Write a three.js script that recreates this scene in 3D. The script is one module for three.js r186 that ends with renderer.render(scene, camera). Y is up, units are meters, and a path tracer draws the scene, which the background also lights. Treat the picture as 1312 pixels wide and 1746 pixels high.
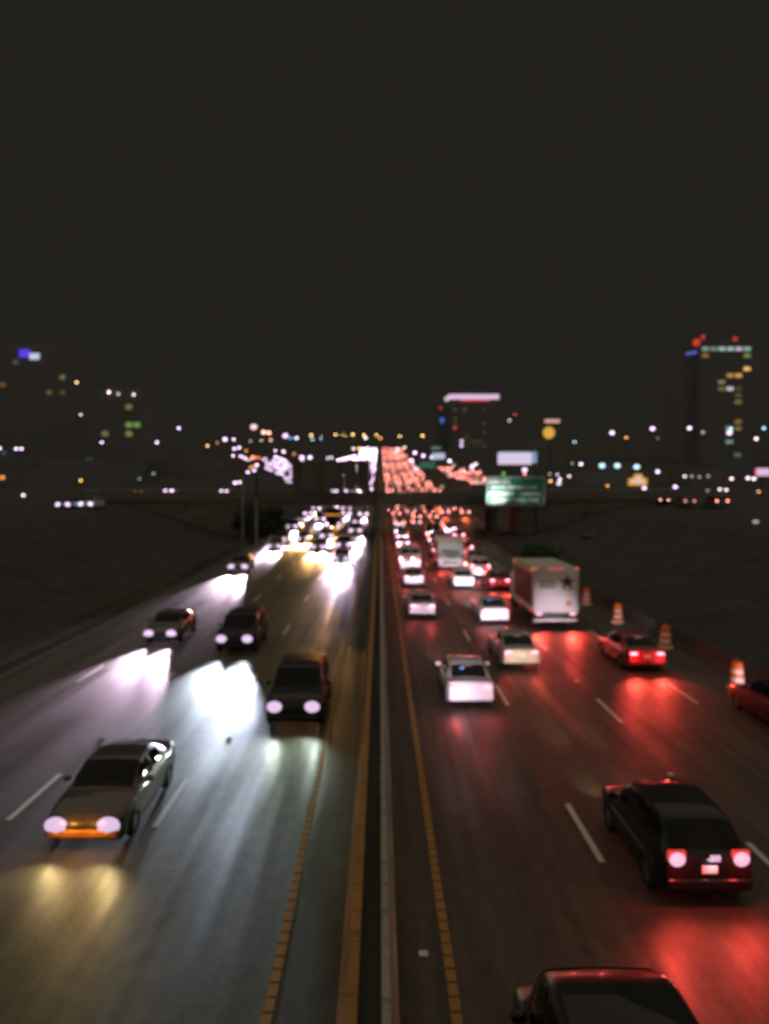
import * as THREE from 'three';
import { RoundedBoxGeometry } from 'three/addons/geometries/RoundedBoxGeometry.js';
import { mergeGeometries, mergeVertices } from 'three/addons/utils/BufferGeometryUtils.js';
import { ImprovedNoise } from 'three/addons/math/ImprovedNoise.js';

/* ------------------------------------------------------------------ camera, sky, light, exposure */
const scene = new THREE.Scene();
const FOC = 1314, EYE = 8;                       // focal length in pixels of a 1312 x 1746 frame, eye height in metres
const camera = new THREE.PerspectiveCamera(2 * Math.atan(873 / FOC) * 180 / Math.PI, 769 / 1024, 0.1, 9000);
camera.position.set(0, EYE, 0);
camera.rotation.order = 'YXZ';
camera.rotation.set(-Math.atan(35 / FOC), -Math.atan(8 / FOC), 0);
camera.updateMatrixWorld(true);
camera.focus = 4;                                // the photograph is focused too near: every far light is a small disc
camera.userData.fStop = 1.0;

{ // a night sky lit evenly by the city under it
  const W = 64, H = 32, a = new Float32Array(W * H * 4);
  for (let i = 0; i < W * H; i++) { a[i * 4] = 0.0172; a[i * 4 + 1] = 0.0153; a[i * 4 + 2] = 0.0122; a[i * 4 + 3] = 1; }
  const t = new THREE.DataTexture(a, W, H, THREE.RGBAFormat, THREE.FloatType);
  t.mapping = THREE.EquirectangularReflectionMapping; t.magFilter = THREE.LinearFilter; t.needsUpdate = true;
  scene.background = t; scene.environment = t;
}
const moon = new THREE.DirectionalLight(new THREE.Color().setRGB(1, 0.86, 0.66), 0.56);
moon.position.set(10, 210, 90); moon.target.position.set(0, 0, -40);
moon.castShadow = true; moon.shadow.radius = 330; moon.shadow.mapSize.set(2048, 2048);
Object.assign(moon.shadow.camera, { left: -90, right: 90, top: 120, bottom: -120, near: 1, far: 600 });
scene.add(moon, moon.target);

const renderer = new THREE.WebGLRenderer({ antialias: true });
renderer.setSize(769, 1024);
renderer.toneMapping = THREE.LinearToneMapping;
renderer.toneMappingExposure = 1;
renderer.shadowMap.enabled = true;

/* ------------------------------------------------------------------ helpers */
let seed = 7;
const rnd = () => { seed = (seed * 1664525 + 1013904223) >>> 0; return seed / 4294967296; };
const rr = (a, b) => a + (b - a) * rnd();
const clamp = (x, a = 0, b = 1) => Math.min(b, Math.max(a, x));
const sst = (a, b, x) => { const t = clamp((x - a) / (b - a)); return t * t * (3 - 2 * t); };
const used = new Map();
const numbered = (n) => { const k = used.get(n) ?? 0; used.set(n, k + 1); return k ? n + '_' + String(k).padStart(3, '0') : n; };
const rgb = (r, g, b) => new THREE.Color().setRGB(r, g, b);
const std = (r, g, b, rough = 0.8, o = {}) => new THREE.MeshStandardMaterial({ color: rgb(r, g, b), roughness: rough, ...o });
const glows = new Map();
function glow(c, k = 1) {                        // what gives off light
  const f = Math.round(k * 8) / 8, key = c.join() + '|' + f;
  if (!glows.has(key)) glows.set(key, new THREE.MeshStandardMaterial({ color: rgb(0.02, 0.02, 0.02), roughness: 0.4, emissive: rgb(...c), emissiveIntensity: f }));
  return glows.get(key);
}
function thing(name, label, category, [x, y, z] = [0, 0, 0], turn = 0, group) {
  const o = new THREE.Group(); o.name = numbered(name); scene.add(o);
  o.position.set(x, y, z); o.rotation.y = turn; o.userData = { label, category };
  if (group) o.userData.group = group;
  return o;
}
function part(parent, name, geo, mat, pos, kind) {
  const m = new THREE.Mesh(geo, mat); m.name = name; m.castShadow = m.receiveShadow = true;
  if (pos) m.position.set(...pos);
  if (kind) m.userData.kind = kind;
  parent.add(m); return m;
}
function struct(name, geo, mat, parent) {
  const m = new THREE.Mesh(geo, mat); m.name = numbered(name); m.receiveShadow = m.castShadow = true;
  if (!parent) m.userData.kind = 'structure';
  (parent ?? scene).add(m); return m;
}
const box = (w, h, d, x = 0, y = 0, z = 0) => new THREE.BoxGeometry(w, h, d).translate(x, y, z);
const rbox = (w, h, d, x = 0, y = 0, z = 0, r = 0.03, s = 2) => new RoundedBoxGeometry(w, h, d, s, Math.min(r, w / 2.05, h / 2.05, d / 2.05)).translate(x, y, z);
const cyl = (r0, r1, h, n = 12, x = 0, y = 0, z = 0) => new THREE.CylinderGeometry(r0, r1, h, n).translate(x, y, z);
const merged = (list) => mergeGeometries(list.map((g) => { const q = g.index ? g.toNonIndexed() : g; for (const k of Object.keys(q.attributes)) if (!['position', 'normal', 'uv'].includes(k)) q.deleteAttribute(k); return q; }));
function tube(points, r, seg = 24, n = 6) { return new THREE.TubeGeometry(new THREE.CatmullRomCurve3(points.map((p) => new THREE.Vector3(...p))), seg, r, n); }
// the point at depth d that lies on the sight line of a photograph pixel, used to find where far things stand
const at = (px, py, d) => {
  const v = new THREE.Vector3((px - 656) / FOC, -(py - 873) / FOC, -1).applyQuaternion(camera.quaternion);
  return v.multiplyScalar(d / -v.z).add(camera.position);
};
const smooth = (table, t) => {                   // rows [t, a, b, ...], eased between rows
  let i = 0; while (i < table.length - 2 && t > table[i + 1][0]) i++;
  const a = table[i], b = table[i + 1], k = clamp((t - a[0]) / (b[0] - a[0]));
  return a.slice(1).map((v, j) => v + (b[j + 1] - v) * k);
};

/* ------------------------------------------------------------------ lie of the land */
const CREST = 720, D0 = 25, D1 = 294, QA = 0.00016, SL = 2 * QA * (D1 - D0), G1 = QA * (D1 - D0) ** 2;
const prof = (d) => d < D0 ? 0 : d < D1 ? QA * (d - D0) ** 2 : d < CREST ? G1 + SL * (d - D1) : G1 + SL * (CREST - D1) - 0.00002 * (Math.min(d, 2400) - CREST) ** 2;
const noise = new ImprovedNoise();
const RL = -17.9, RR = 15.9, RW = (d) => RR + 4.4 * sst(118, 130, d);
function ground(x, z) {
  const d = -z, side = x < RL ? RL - x : x > RW(d) ? x - RW(d) : 0;
  const bank = (x < 0 ? 4.8 : 4.5) * sst(2, 22, side) * (1 - 0.75 * sst(125, 300, d));
  const rough = side > 3 ? 0.35 * noise.noise(x * 0.07, z * 0.05, 3) * sst(3, 14, side) : 0;
  return prof(d) - 0.35 * (1 - sst(0.2, 2, side)) + bank + rough;
}
const onGround = (px, d) => { const p = at(px, 838, d); return [p.x, ground(p.x, p.z), p.z]; };
function hit(px, py) {                           // where the sight line of a pixel meets the land
  for (let d = 12; d < 2400; d += d < 200 ? 0.5 : 2) { const p = at(px, py, d); if (p.y <= ground(p.x, p.z)) return [p.x, ground(p.x, p.z), p.z]; }
  return null;
}

/* ------------------------------------------------------------------ textures */
function tex(w, h, f, srgb = false) {
  const a = new Uint8Array(w * h * 4);
  for (let y = 0; y < h; y++) for (let x = 0; x < w; x++) { const c = f(x / w, y / h, x, y); for (let k = 0; k < 3; k++) a[(y * w + x) * 4 + k] = clamp(c[k] ?? c[0]) * 255; a[(y * w + x) * 4 + 3] = 255; }
  const t = new THREE.DataTexture(a, w, h); t.wrapS = t.wrapT = THREE.RepeatWrapping; t.magFilter = THREE.LinearFilter; t.needsUpdate = true;
  if (srgb) t.colorSpace = THREE.SRGBColorSpace;
  return t;
}
const per = (u, v, fu, fv, s) => {               // noise that tiles: mix of shifted samples
  const n = (a, b) => noise.noise(a * fu, b * fv, s);
  return n(u, v) * (1 - u) * (1 - v) + n(u - 1, v) * u * (1 - v) + n(u, v - 1) * (1 - u) * v + n(u - 1, v - 1) * u * v;
};
const hash = (x, y) => { let h = (x * 374761393 + y * 668265263) | 0; h = Math.imul(h ^ (h >>> 13), 1274126177); return ((h ^ (h >>> 16)) >>> 0) / 4294967296; };
const SPAN = 15.2, RUN = 36;                     // metres that one asphalt texture covers
const lanes = (u) => { const x = u * SPAN / 3.66, f = x - Math.floor(x); return Math.exp(-(((f - 0.26) / 0.1) ** 2)) + Math.exp(-(((f - 0.74) / 0.1) ** 2)); };
const asphaltC = tex(1024, 1024, (u, v, x, y) => {
  const g = 0.285 + 0.07 * per(u, v, 9, 5, 1) + 0.09 * per(u, v, 60, 5, 2) + 0.07 * per(u, v, 40, 70, 5) + 0.11 * (hash(x, y) - 0.5) - 0.03 * lanes(u);
  const patch = per(u, v, 3, 3, 8) > 0.32 ? -0.025 : 0, crack = 0;
  const s = g + patch + crack; return [s * 1.0, s * 0.985, s * 0.90];
}, true);
const asphaltR = tex(512, 512, (u, v, x, y) => { const s = 0.60 - 0.11 * lanes(u) + 0.22 * per(u, v, 60, 3, 4) + 0.12 * per(u, v, 14, 9, 6) + 0.10 * (hash(x, y) - 0.5); return [s, s, s]; });
const asphaltB = tex(1024, 1024, (u, v, x, y) => { const s = 0.5 + 0.5 * (hash(x, y + 9) - 0.5) + 0.4 * per(u, v, 120, 200, 7); return [s, s, s]; });
const concC = tex(512, 512, (u, v, x, y) => { const s = 0.62 + 0.14 * per(u, v, 6, 4, 21) + 0.10 * per(u, v, 30, 8, 22) + 0.08 * (hash(x, y) - 0.5) - (per(u, v, 24, 2, 25) > 0.25 ? 0.08 : 0); return [s, s * 0.97, s * 0.90]; }, true);
const grassC = tex(512, 512, (u, v, x, y) => { const s = 0.275 + 0.08 * per(u, v, 20, 20, 31) + 0.12 * (hash(x, y) - 0.5) + 0.08 * per(u, v, 5, 5, 33); return [s * 1.02, s, s * 0.93]; }, true);

/* ------------------------------------------------------------------ materials */
const M = {
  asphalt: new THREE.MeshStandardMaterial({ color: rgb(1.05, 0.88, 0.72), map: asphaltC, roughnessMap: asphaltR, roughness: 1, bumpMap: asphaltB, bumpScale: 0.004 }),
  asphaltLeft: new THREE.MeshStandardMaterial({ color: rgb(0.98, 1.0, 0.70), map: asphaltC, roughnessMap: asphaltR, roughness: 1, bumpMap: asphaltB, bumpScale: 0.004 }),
  concrete: std(0.75, 0.75, 0.75, 0.85, { map: concC }),
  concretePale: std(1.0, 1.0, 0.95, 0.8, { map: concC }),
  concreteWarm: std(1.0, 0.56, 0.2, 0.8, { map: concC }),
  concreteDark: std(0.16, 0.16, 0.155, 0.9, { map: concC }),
  grass: std(0.7, 0.7, 0.7, 1, { map: grassC }),
  wornPaint: std(0.22, 0.21, 0.18, 0.7), concreteMid: std(0.42, 0.41, 0.40, 0.9, { map: concC }), yellow: std(0.40, 0.20, 0.05, 0.7), whitePaint: std(0.72, 0.70, 0.62, 0.55),
  steel: std(0.32, 0.32, 0.30, 0.5, { metalness: 0.6 }), darkSteel: std(0.06, 0.06, 0.055, 0.6, { metalness: 0.3 }),
  tyre: std(0.015, 0.015, 0.015, 0.85), rim: std(0.35, 0.35, 0.36, 0.35, { metalness: 0.8 }), trim: std(0.015, 0.015, 0.016, 0.5),
  glass: new THREE.MeshPhysicalMaterial({ color: rgb(0.006, 0.007, 0.008), roughness: 0.05, specularIntensity: 0.4, ior: 1.52 }),
  plate: std(0.7, 0.7, 0.72, 0.5), chrome: std(0.6, 0.6, 0.62, 0.2, { metalness: 1 }),
  orange: std(0.9, 0.17, 0.02, 0.5), reflective: std(0.8, 0.72, 0.6, 0.4), rubber: std(0.05, 0.05, 0.05, 0.9),
  signBack: std(0.11, 0.105, 0.09, 0.6, { metalness: 0.2 }), signGreen: std(0.012, 0.17, 0.075, 0.45), signWhite: std(0.75, 0.78, 0.75, 0.45),
  wall: std(0.145, 0.149, 0.158, 0.85), wall2: std(0.135, 0.139, 0.148, 0.85), pane: std(0.11, 0.115, 0.12, 0.4),
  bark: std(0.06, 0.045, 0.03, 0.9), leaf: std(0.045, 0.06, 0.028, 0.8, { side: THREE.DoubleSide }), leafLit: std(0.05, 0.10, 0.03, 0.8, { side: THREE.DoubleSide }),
};
const paint = (r, g, b, metal = 0) => new THREE.MeshPhysicalMaterial({ color: rgb(r, g, b), roughness: 0.35, metalness: metal, clearcoat: 1, clearcoatRoughness: 0.06 });
const PAINT = { white: paint(0.72, 0.71, 0.70), silver: paint(0.42, 0.42, 0.43, 0.35), black: new THREE.MeshPhysicalMaterial({ color: rgb(0.006, 0.006, 0.007), roughness: 0.4, specularIntensity: 0.4, clearcoat: 0.55, clearcoatRoughness: 0.0 }), grey: paint(0.10, 0.10, 0.105, 0.2), red: paint(0.34, 0.02, 0.018), blue: paint(0.02, 0.04, 0.11, 0.1), brown: paint(0.05, 0.032, 0.02), amber: paint(0.2, 0.115, 0.02), gold: paint(0.30, 0.22, 0.12, 0.3) };
const LAV = [0.74, 0.53, 0.78], RED = [0.85, 0.045, 0.035], PINK = [0.78, 0.42, 0.55], WARM = [0.80, 0.42, 0.16], CYAN = [0.30, 0.62, 0.78], AMBER = [0.85, 0.33, 0.05];

/* ------------------------------------------------------------------ ground, roads, markings */
{
  const xs = [], zs = [];
  for (let x = -1600; x <= 1600;) { xs.push(x); x += Math.abs(x) < 60 ? 2 : Math.abs(x) < 160 ? 8 : 60; }
  for (let z = 120; z >= -4200;) { zs.push(z); z -= z > -420 ? 6 : z > -1000 ? 16 : 120; }
  const p = [], uv = [], ix = [];
  for (const z of zs) for (const x of xs) { p.push(x, ground(x, z), z); uv.push(x / 12, z / 12); }
  for (let j = 0; j < zs.length - 1; j++) for (let i = 0; i < xs.length - 1; i++) { const a = j * xs.length + i, b = a + 1, c = a + xs.length, e = c + 1; ix.push(a, b, c, b, e, c); }
  const g = new THREE.BufferGeometry(); g.setAttribute('position', new THREE.Float32BufferAttribute(p, 3)); g.setAttribute('uv', new THREE.Float32BufferAttribute(uv, 2)); g.setIndex(ix); g.computeVertexNormals();
  struct('ground', g, M.grass);
}
// a strip that follows the road, from depth d0 to d1, across x0..x1, lifted by dy
function strip(x0, x1, d0, d1, dy, step = 6, flipU = false) {
  const p = [], uv = [], ix = []; let n = 0;
  for (let d = d0; ; d = Math.min(d1, d + (d < 150 ? Math.max(step, 3) : 12))) {
    const y = prof(d) + dy; p.push(x0, y, -d, x1, y, -d);
    const u1 = (x1 - x0) / SPAN; uv.push(flipU ? u1 : 0, d / RUN, flipU ? 0 : u1, d / RUN);
    if (n) { const a = n * 2 - 2; ix.push(a, a + 1, a + 2, a + 1, a + 3, a + 2); } n++;
    if (d >= d1) break;
  }
  const g = new THREE.BufferGeometry(); g.setAttribute('position', new THREE.Float32BufferAttribute(p, 3)); g.setAttribute('uv', new THREE.Float32BufferAttribute(uv, 2)); g.setIndex(ix); g.computeVertexNormals();
  return g;
}
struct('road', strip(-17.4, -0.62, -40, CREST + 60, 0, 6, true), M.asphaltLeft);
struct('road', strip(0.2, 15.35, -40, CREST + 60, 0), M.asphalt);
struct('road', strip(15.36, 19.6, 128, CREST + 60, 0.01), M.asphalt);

function laneLine(x, first, w, label) {
  const o = new THREE.Group(); o.name = numbered('lane_line'); o.userData.kind = 'structure'; scene.add(o);
  for (let d = first; d < 190; d += 12.2) part(o, 'dash', strip(x - w / 2, x + w / 2, d, d + 3.1, 0.005, 3), M.whitePaint);
  part(o, 'dash', strip(x - w / 2, x + w / 2, 200, 420, 0.006), M.whitePaint);
}
laneLine(4.8, 16.4, 0.14); laneLine(8.38, 14.2, 0.14); laneLine(12.0, 16.6, 0.12);
laneLine(-5.37, 18.2, 0.14); laneLine(-9.05, 18.6, 0.14); laneLine(-12.7, 20, 0.12);
struct('edge_line', strip(-16.45, -16.33, -30, 300, 0.005), M.wornPaint);
function yellowLine(x) {                         // laid in short raised pieces with grooves between them
  const o = new THREE.Group(); o.name = numbered('yellow_line'); o.userData.kind = 'structure'; scene.add(o);
  const gs = [0, 1, 2].map((k) => rbox(0.17, 0.018, 0.30 + 0.008 * k, 0, 0.006, 0, 0.008, 1));
  for (let i = 0, d = 8.2; d < 52; i++, d += 0.36) part(o, 'segment', gs[i % 3], M.yellow, [x + 0.006 * (hash(i, 3) - 0.5), prof(d), -d]);
  part(o, 'segment', strip(x - 0.085, x + 0.085, 52.1, 420, 0.01), M.yellow);
}
yellowLine(-1.72); yellowLine(1.17);

/* ------------------------------------------------------------------ median barrier, side walls */
function barrier(name, label, profile, mats, d0, d1, len, turnX) {
  const o = thing(name, label, 'barrier');
  const shape = new THREE.Shape(profile.map(([x, y]) => new THREE.Vector2(x, y)));
  const geo = new THREE.ExtrudeGeometry(shape, { depth: len - 0.02, bevelEnabled: false });
  const p = geo.attributes.position, uv = new Float32Array(p.count * 2);
  for (let i = 0; i < p.count; i++) { uv[i * 2] = (p.getZ(i)) / 4; uv[i * 2 + 1] = (p.getX(i) + p.getY(i)) / 4; }
  geo.setAttribute('uv', new THREE.BufferAttribute(uv, 2));
  for (let d = d0, i = 0; d < d1; d += len, i++) {
    const m = part(o, 'panel', geo, mats, [turnX + 0.008 * (hash(i, 8) - 0.5), prof(d + len / 2) + 0.004 * hash(i, 2), -(d + len)]);
    m.rotation.x = Math.atan2(prof(d + len) - prof(d), len);
  }
  return o;
}
// two concrete walls with a paved strip between them
const wallL = [[-0.66, 0.005], [-0.60, 0.12], [-0.53, 0.32], [-0.49, 0.86], [-0.47, 0.89], [-0.33, 0.89], [-0.31, 0.86], [-0.31, 0.005]];
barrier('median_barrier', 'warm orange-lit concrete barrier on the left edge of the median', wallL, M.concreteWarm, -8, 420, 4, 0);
const wallR = [[0.02, 0.005], [0.02, 0.84], [0.04, 0.87], [0.14, 0.87], [0.16, 0.84], [0.20, 0.30], [0.25, 0.12], [0.30, 0.005]];
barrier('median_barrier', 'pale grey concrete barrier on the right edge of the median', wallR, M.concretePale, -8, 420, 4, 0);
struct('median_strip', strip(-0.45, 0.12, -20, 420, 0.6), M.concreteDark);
const wallSide = [[-0.3, -0.3], [-0.3, 0.08], [-0.16, 0.3], [-0.1, 0.8], [0.1, 0.8], [0.16, 0.3], [0.3, 0.08], [0.3, -0.3]];
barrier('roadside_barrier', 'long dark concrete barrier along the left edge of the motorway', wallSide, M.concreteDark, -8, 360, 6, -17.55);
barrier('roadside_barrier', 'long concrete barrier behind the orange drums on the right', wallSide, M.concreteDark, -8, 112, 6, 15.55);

/* ------------------------------------------------------------------ vehicles */
// loft through stations; sec(t) gives a list of [x, y]; closed ends
function loft(zs, secs, capEnds = true) {
  const n = secs[0].length, p = [], ix = [];
  secs.forEach((s, j) => s.forEach(([x, y]) => p.push(x, y, zs[j])));
  for (let j = 0; j < secs.length - 1; j++) for (let i = 0; i < n - 1; i++) { const a = j * n + i, b = a + 1, c = a + n, e = c + 1; ix.push(a, c, b, b, c, e); }
  if (capEnds) for (const [j, flip] of [[0, 0], [secs.length - 1, 1]]) {
    const base = p.length / 3, s = secs[j]; let cy = 0; s.forEach((q) => cy += q[1] / n); p.push(0, cy, zs[j]); s.forEach(([x, y]) => p.push(x, y, zs[j]));
    for (let i = 0; i < n - 1; i++) flip ? ix.push(base, base + 2 + i, base + 1 + i) : ix.push(base, base + 1 + i, base + 2 + i);
  }
  const g = new THREE.BufferGeometry(); g.setAttribute('position', new THREE.Float32BufferAttribute(p, 3)); g.setIndex(ix); g.computeVertexNormals();
  return g;
}
const KIND = {   // body rows [t, deck height, half width share, underside]; cabin rows [t, roof height, half width at the belt, at the roof]
  sedan: { L: 4.75, W: 1.83, belt: 0.93, head: 0.585, tail: 0.86, tw: 0.40, th: 0.15, wheel: 0.33, axles: [0.19, 0.79],
    body: [[0, 0.55, 0.78, 0.36], [0.012, 0.66, 0.86, 0.27], [0.05, 0.76, 0.94, 0.2], [0.15, 0.86, 0.985, 0.19], [0.27, 0.93, 1, 0.19], [0.55, 0.95, 1, 0.19], [0.8, 0.98, 0.995, 0.2], [0.93, 1.02, 0.96, 0.23], [0.985, 1.0, 0.9, 0.3], [1, 0.9, 0.85, 0.38]],
    cabin: [[0.25, 0.92, 0.90, 0.80], [0.30, 1.08, 0.92, 0.80], [0.36, 1.27, 0.93, 0.78], [0.42, 1.41, 0.93, 0.74], [0.50, 1.45, 0.94, 0.73], [0.62, 1.44, 0.94, 0.72], [0.70, 1.38, 0.93, 0.72], [0.78, 1.22, 0.92, 0.74], [0.87, 1.0, 0.88, 0.76]], ws: [0.27, 0.415], rw: [0.71, 0.855], sw: [[0.36, 0.52], [0.54, 0.70]] },
  hatch: { L: 4.3, W: 1.85, belt: 0.98, head: 0.64, tail: 0.97, tw: 0.36, th: 0.33, wheel: 0.34, axles: [0.2, 0.8],
    body: [[0, 0.6, 0.8, 0.38], [0.014, 0.72, 0.88, 0.28], [0.06, 0.84, 0.95, 0.22], [0.16, 0.95, 0.99, 0.21], [0.25, 1.0, 1, 0.21], [0.6, 1.02, 1, 0.21], [0.9, 1.04, 0.98, 0.24], [0.975, 1.04, 0.94, 0.3], [1, 0.95, 0.88, 0.4]],
    cabin: [[0.22, 0.98, 0.90, 0.82], [0.28, 1.15, 0.92, 0.82], [0.34, 1.36, 0.93, 0.80], [0.40, 1.52, 0.94, 0.77], [0.50, 1.58, 0.95, 0.76], [0.72, 1.57, 0.95, 0.75], [0.84, 1.5, 0.94, 0.75], [0.91, 1.28, 0.93, 0.78], [0.965, 1.04, 0.90, 0.80]], ws: [0.24, 0.395], rw: [0.85, 0.955], sw: [[0.34, 0.52], [0.54, 0.72], [0.735, 0.83]] },
  suv: { L: 4.85, W: 1.95, belt: 1.1, head: 0.78, tail: 1.1, tw: 0.24, th: 0.36, wheel: 0.38, axles: [0.19, 0.8],
    body: [[0, 0.68, 0.84, 0.42], [0.012, 0.84, 0.9, 0.34], [0.05, 0.98, 0.96, 0.28], [0.15, 1.08, 0.99, 0.27], [0.26, 1.12, 1, 0.27], [0.6, 1.13, 1, 0.27], [0.93, 1.14, 0.99, 0.3], [0.985, 1.13, 0.96, 0.36], [1, 1.0, 0.92, 0.44]],
    cabin: [[0.24, 1.1, 0.92, 0.84], [0.29, 1.28, 0.93, 0.84], [0.34, 1.52, 0.94, 0.82], [0.39, 1.70, 0.95, 0.80], [0.5, 1.78, 0.96, 0.79], [0.82, 1.77, 0.96, 0.79], [0.92, 1.70, 0.95, 0.79], [0.96, 1.42, 0.94, 0.82], [0.985, 1.13, 0.93, 0.86]], ws: [0.255, 0.385], rw: [0.925, 0.978], sw: [[0.34, 0.52], [0.54, 0.72], [0.735, 0.89]] },
  van: { L: 5.4, W: 2.02, belt: 1.25, head: 0.8, tail: 1.0, tw: 0.18, th: 0.42, wheel: 0.36, axles: [0.17, 0.8],
    body: [[0, 0.72, 0.84, 0.42], [0.012, 0.9, 0.9, 0.34], [0.05, 1.05, 0.96, 0.28], [0.12, 1.2, 0.99, 0.27], [0.2, 1.27, 1, 0.27], [0.6, 1.28, 1, 0.27], [0.97, 1.28, 0.99, 0.3], [0.99, 1.27, 0.97, 0.36], [1, 1.2, 0.95, 0.44]],
    cabin: [[0.14, 1.24, 0.93, 0.86], [0.19, 1.5, 0.94, 0.85], [0.24, 1.85, 0.95, 0.84], [0.29, 2.12, 0.96, 0.83], [0.38, 2.3, 0.97, 0.84], [0.9, 2.3, 0.97, 0.85], [0.965, 2.24, 0.97, 0.85], [0.985, 1.8, 0.96, 0.88], [0.998, 1.28, 0.95, 0.93]], ws: [0.155, 0.285], rw: [0.967, 0.987], sw: [[0.23, 0.38], [0.4, 0.62]] },
};
KIND.minivan = { ...KIND.van, W: 1.78 };
function bodySec(w, yb, deck) {
  const half = [[w * 0.9, yb], [w * 0.975, yb + 0.06], [w * 0.99, yb + 0.2], [w, yb + (deck - yb) * 0.5], [w * 0.995, deck - 0.14], [w * 0.975, deck - 0.06], [w * 0.93, deck - 0.015], [w * 0.8, deck + 0.008], [w * 0.4, deck + 0.025], [0, deck + 0.03]];
  return [[0, yb], ...half.slice(0, -1), [0, deck + 0.03], ...half.slice(0, -1).reverse().map(([x, y]) => [-x, y]), [0, yb]];
}
function cabinSec(s, wb, wr, y0, y1) {           // s 0..1 from the left belt over the roof to the right belt
  const m = s < 0.5 ? s : 1 - s, sign = s < 0.5 ? 1 : -1, c = 0.09 * Math.min(1, (y1 - y0) / 0.3), yc = y1 - c;
  let x, y;
  if (m < 0.28) { const k = m / 0.28; x = wb + (wr - wb) * k + 0.02 * Math.sin(k * Math.PI); y = y0 + (yc - y0) * k; }
  else if (m < 0.36) { const k = (m - 0.28) / 0.08; x = (1 - k) ** 2 * wr + 2 * k * (1 - k) * (wr - 0.015) + k * k * (wr - 0.13); y = (1 - k) ** 2 * yc + 2 * k * (1 - k) * (y1 - 0.012) + k * k * y1; }
  else { const k = (m - 0.36) / 0.14; x = (wr - 0.13) * (1 - k); y = y1 + 0.02 * Math.sin(k * Math.PI / 2); }
  return [x * sign, y];
}
const cabinAt = (K, t, s) => { const [y, b, r] = smooth(K.cabin, t), base = smooth(K.body, t)[0] - 0.03; const q = cabinSec(s, K.W / 2 * b, K.W / 2 * r, base, Math.max(y, base + 0.03)); return new THREE.Vector3(q[0], q[1], (t - 0.5) * K.L); };
function patch(K, t0, t1, s0, s1, nt = 6, ns = 8, off = 0.008) {
  const p = [], ix = [];
  for (let j = 0; j <= nt; j++) for (let i = 0; i <= ns; i++) {
    const t = t0 + (t1 - t0) * j / nt, s = s0 + (s1 - s0) * i / ns, q = cabinAt(K, t, s), e = 0.004;
    const n = cabinAt(K, t, Math.min(s + e, 1)).sub(cabinAt(K, t, Math.max(s - e, 0))).cross(cabinAt(K, t + e, s).sub(cabinAt(K, t - e, s))).normalize();
    if (n.y < 0 && Math.abs(n.y) > 0.05) n.negate(); if (Math.abs(n.x) > 0.7 && n.x * q.x < 0) n.negate();
    q.addScaledVector(n, off); p.push(q.x, q.y, q.z);
  }
  for (let j = 0; j < nt; j++) for (let i = 0; i < ns; i++) { const a = j * (ns + 1) + i, b = a + 1, c = a + ns + 1, d = c + 1; ix.push(a, b, c, b, d, c); }
  const g = new THREE.BufferGeometry(); g.setAttribute('position', new THREE.Float32BufferAttribute(p, 3)); g.setIndex(ix); g.computeVertexNormals();
  return g;
}
const cache = {};
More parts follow.
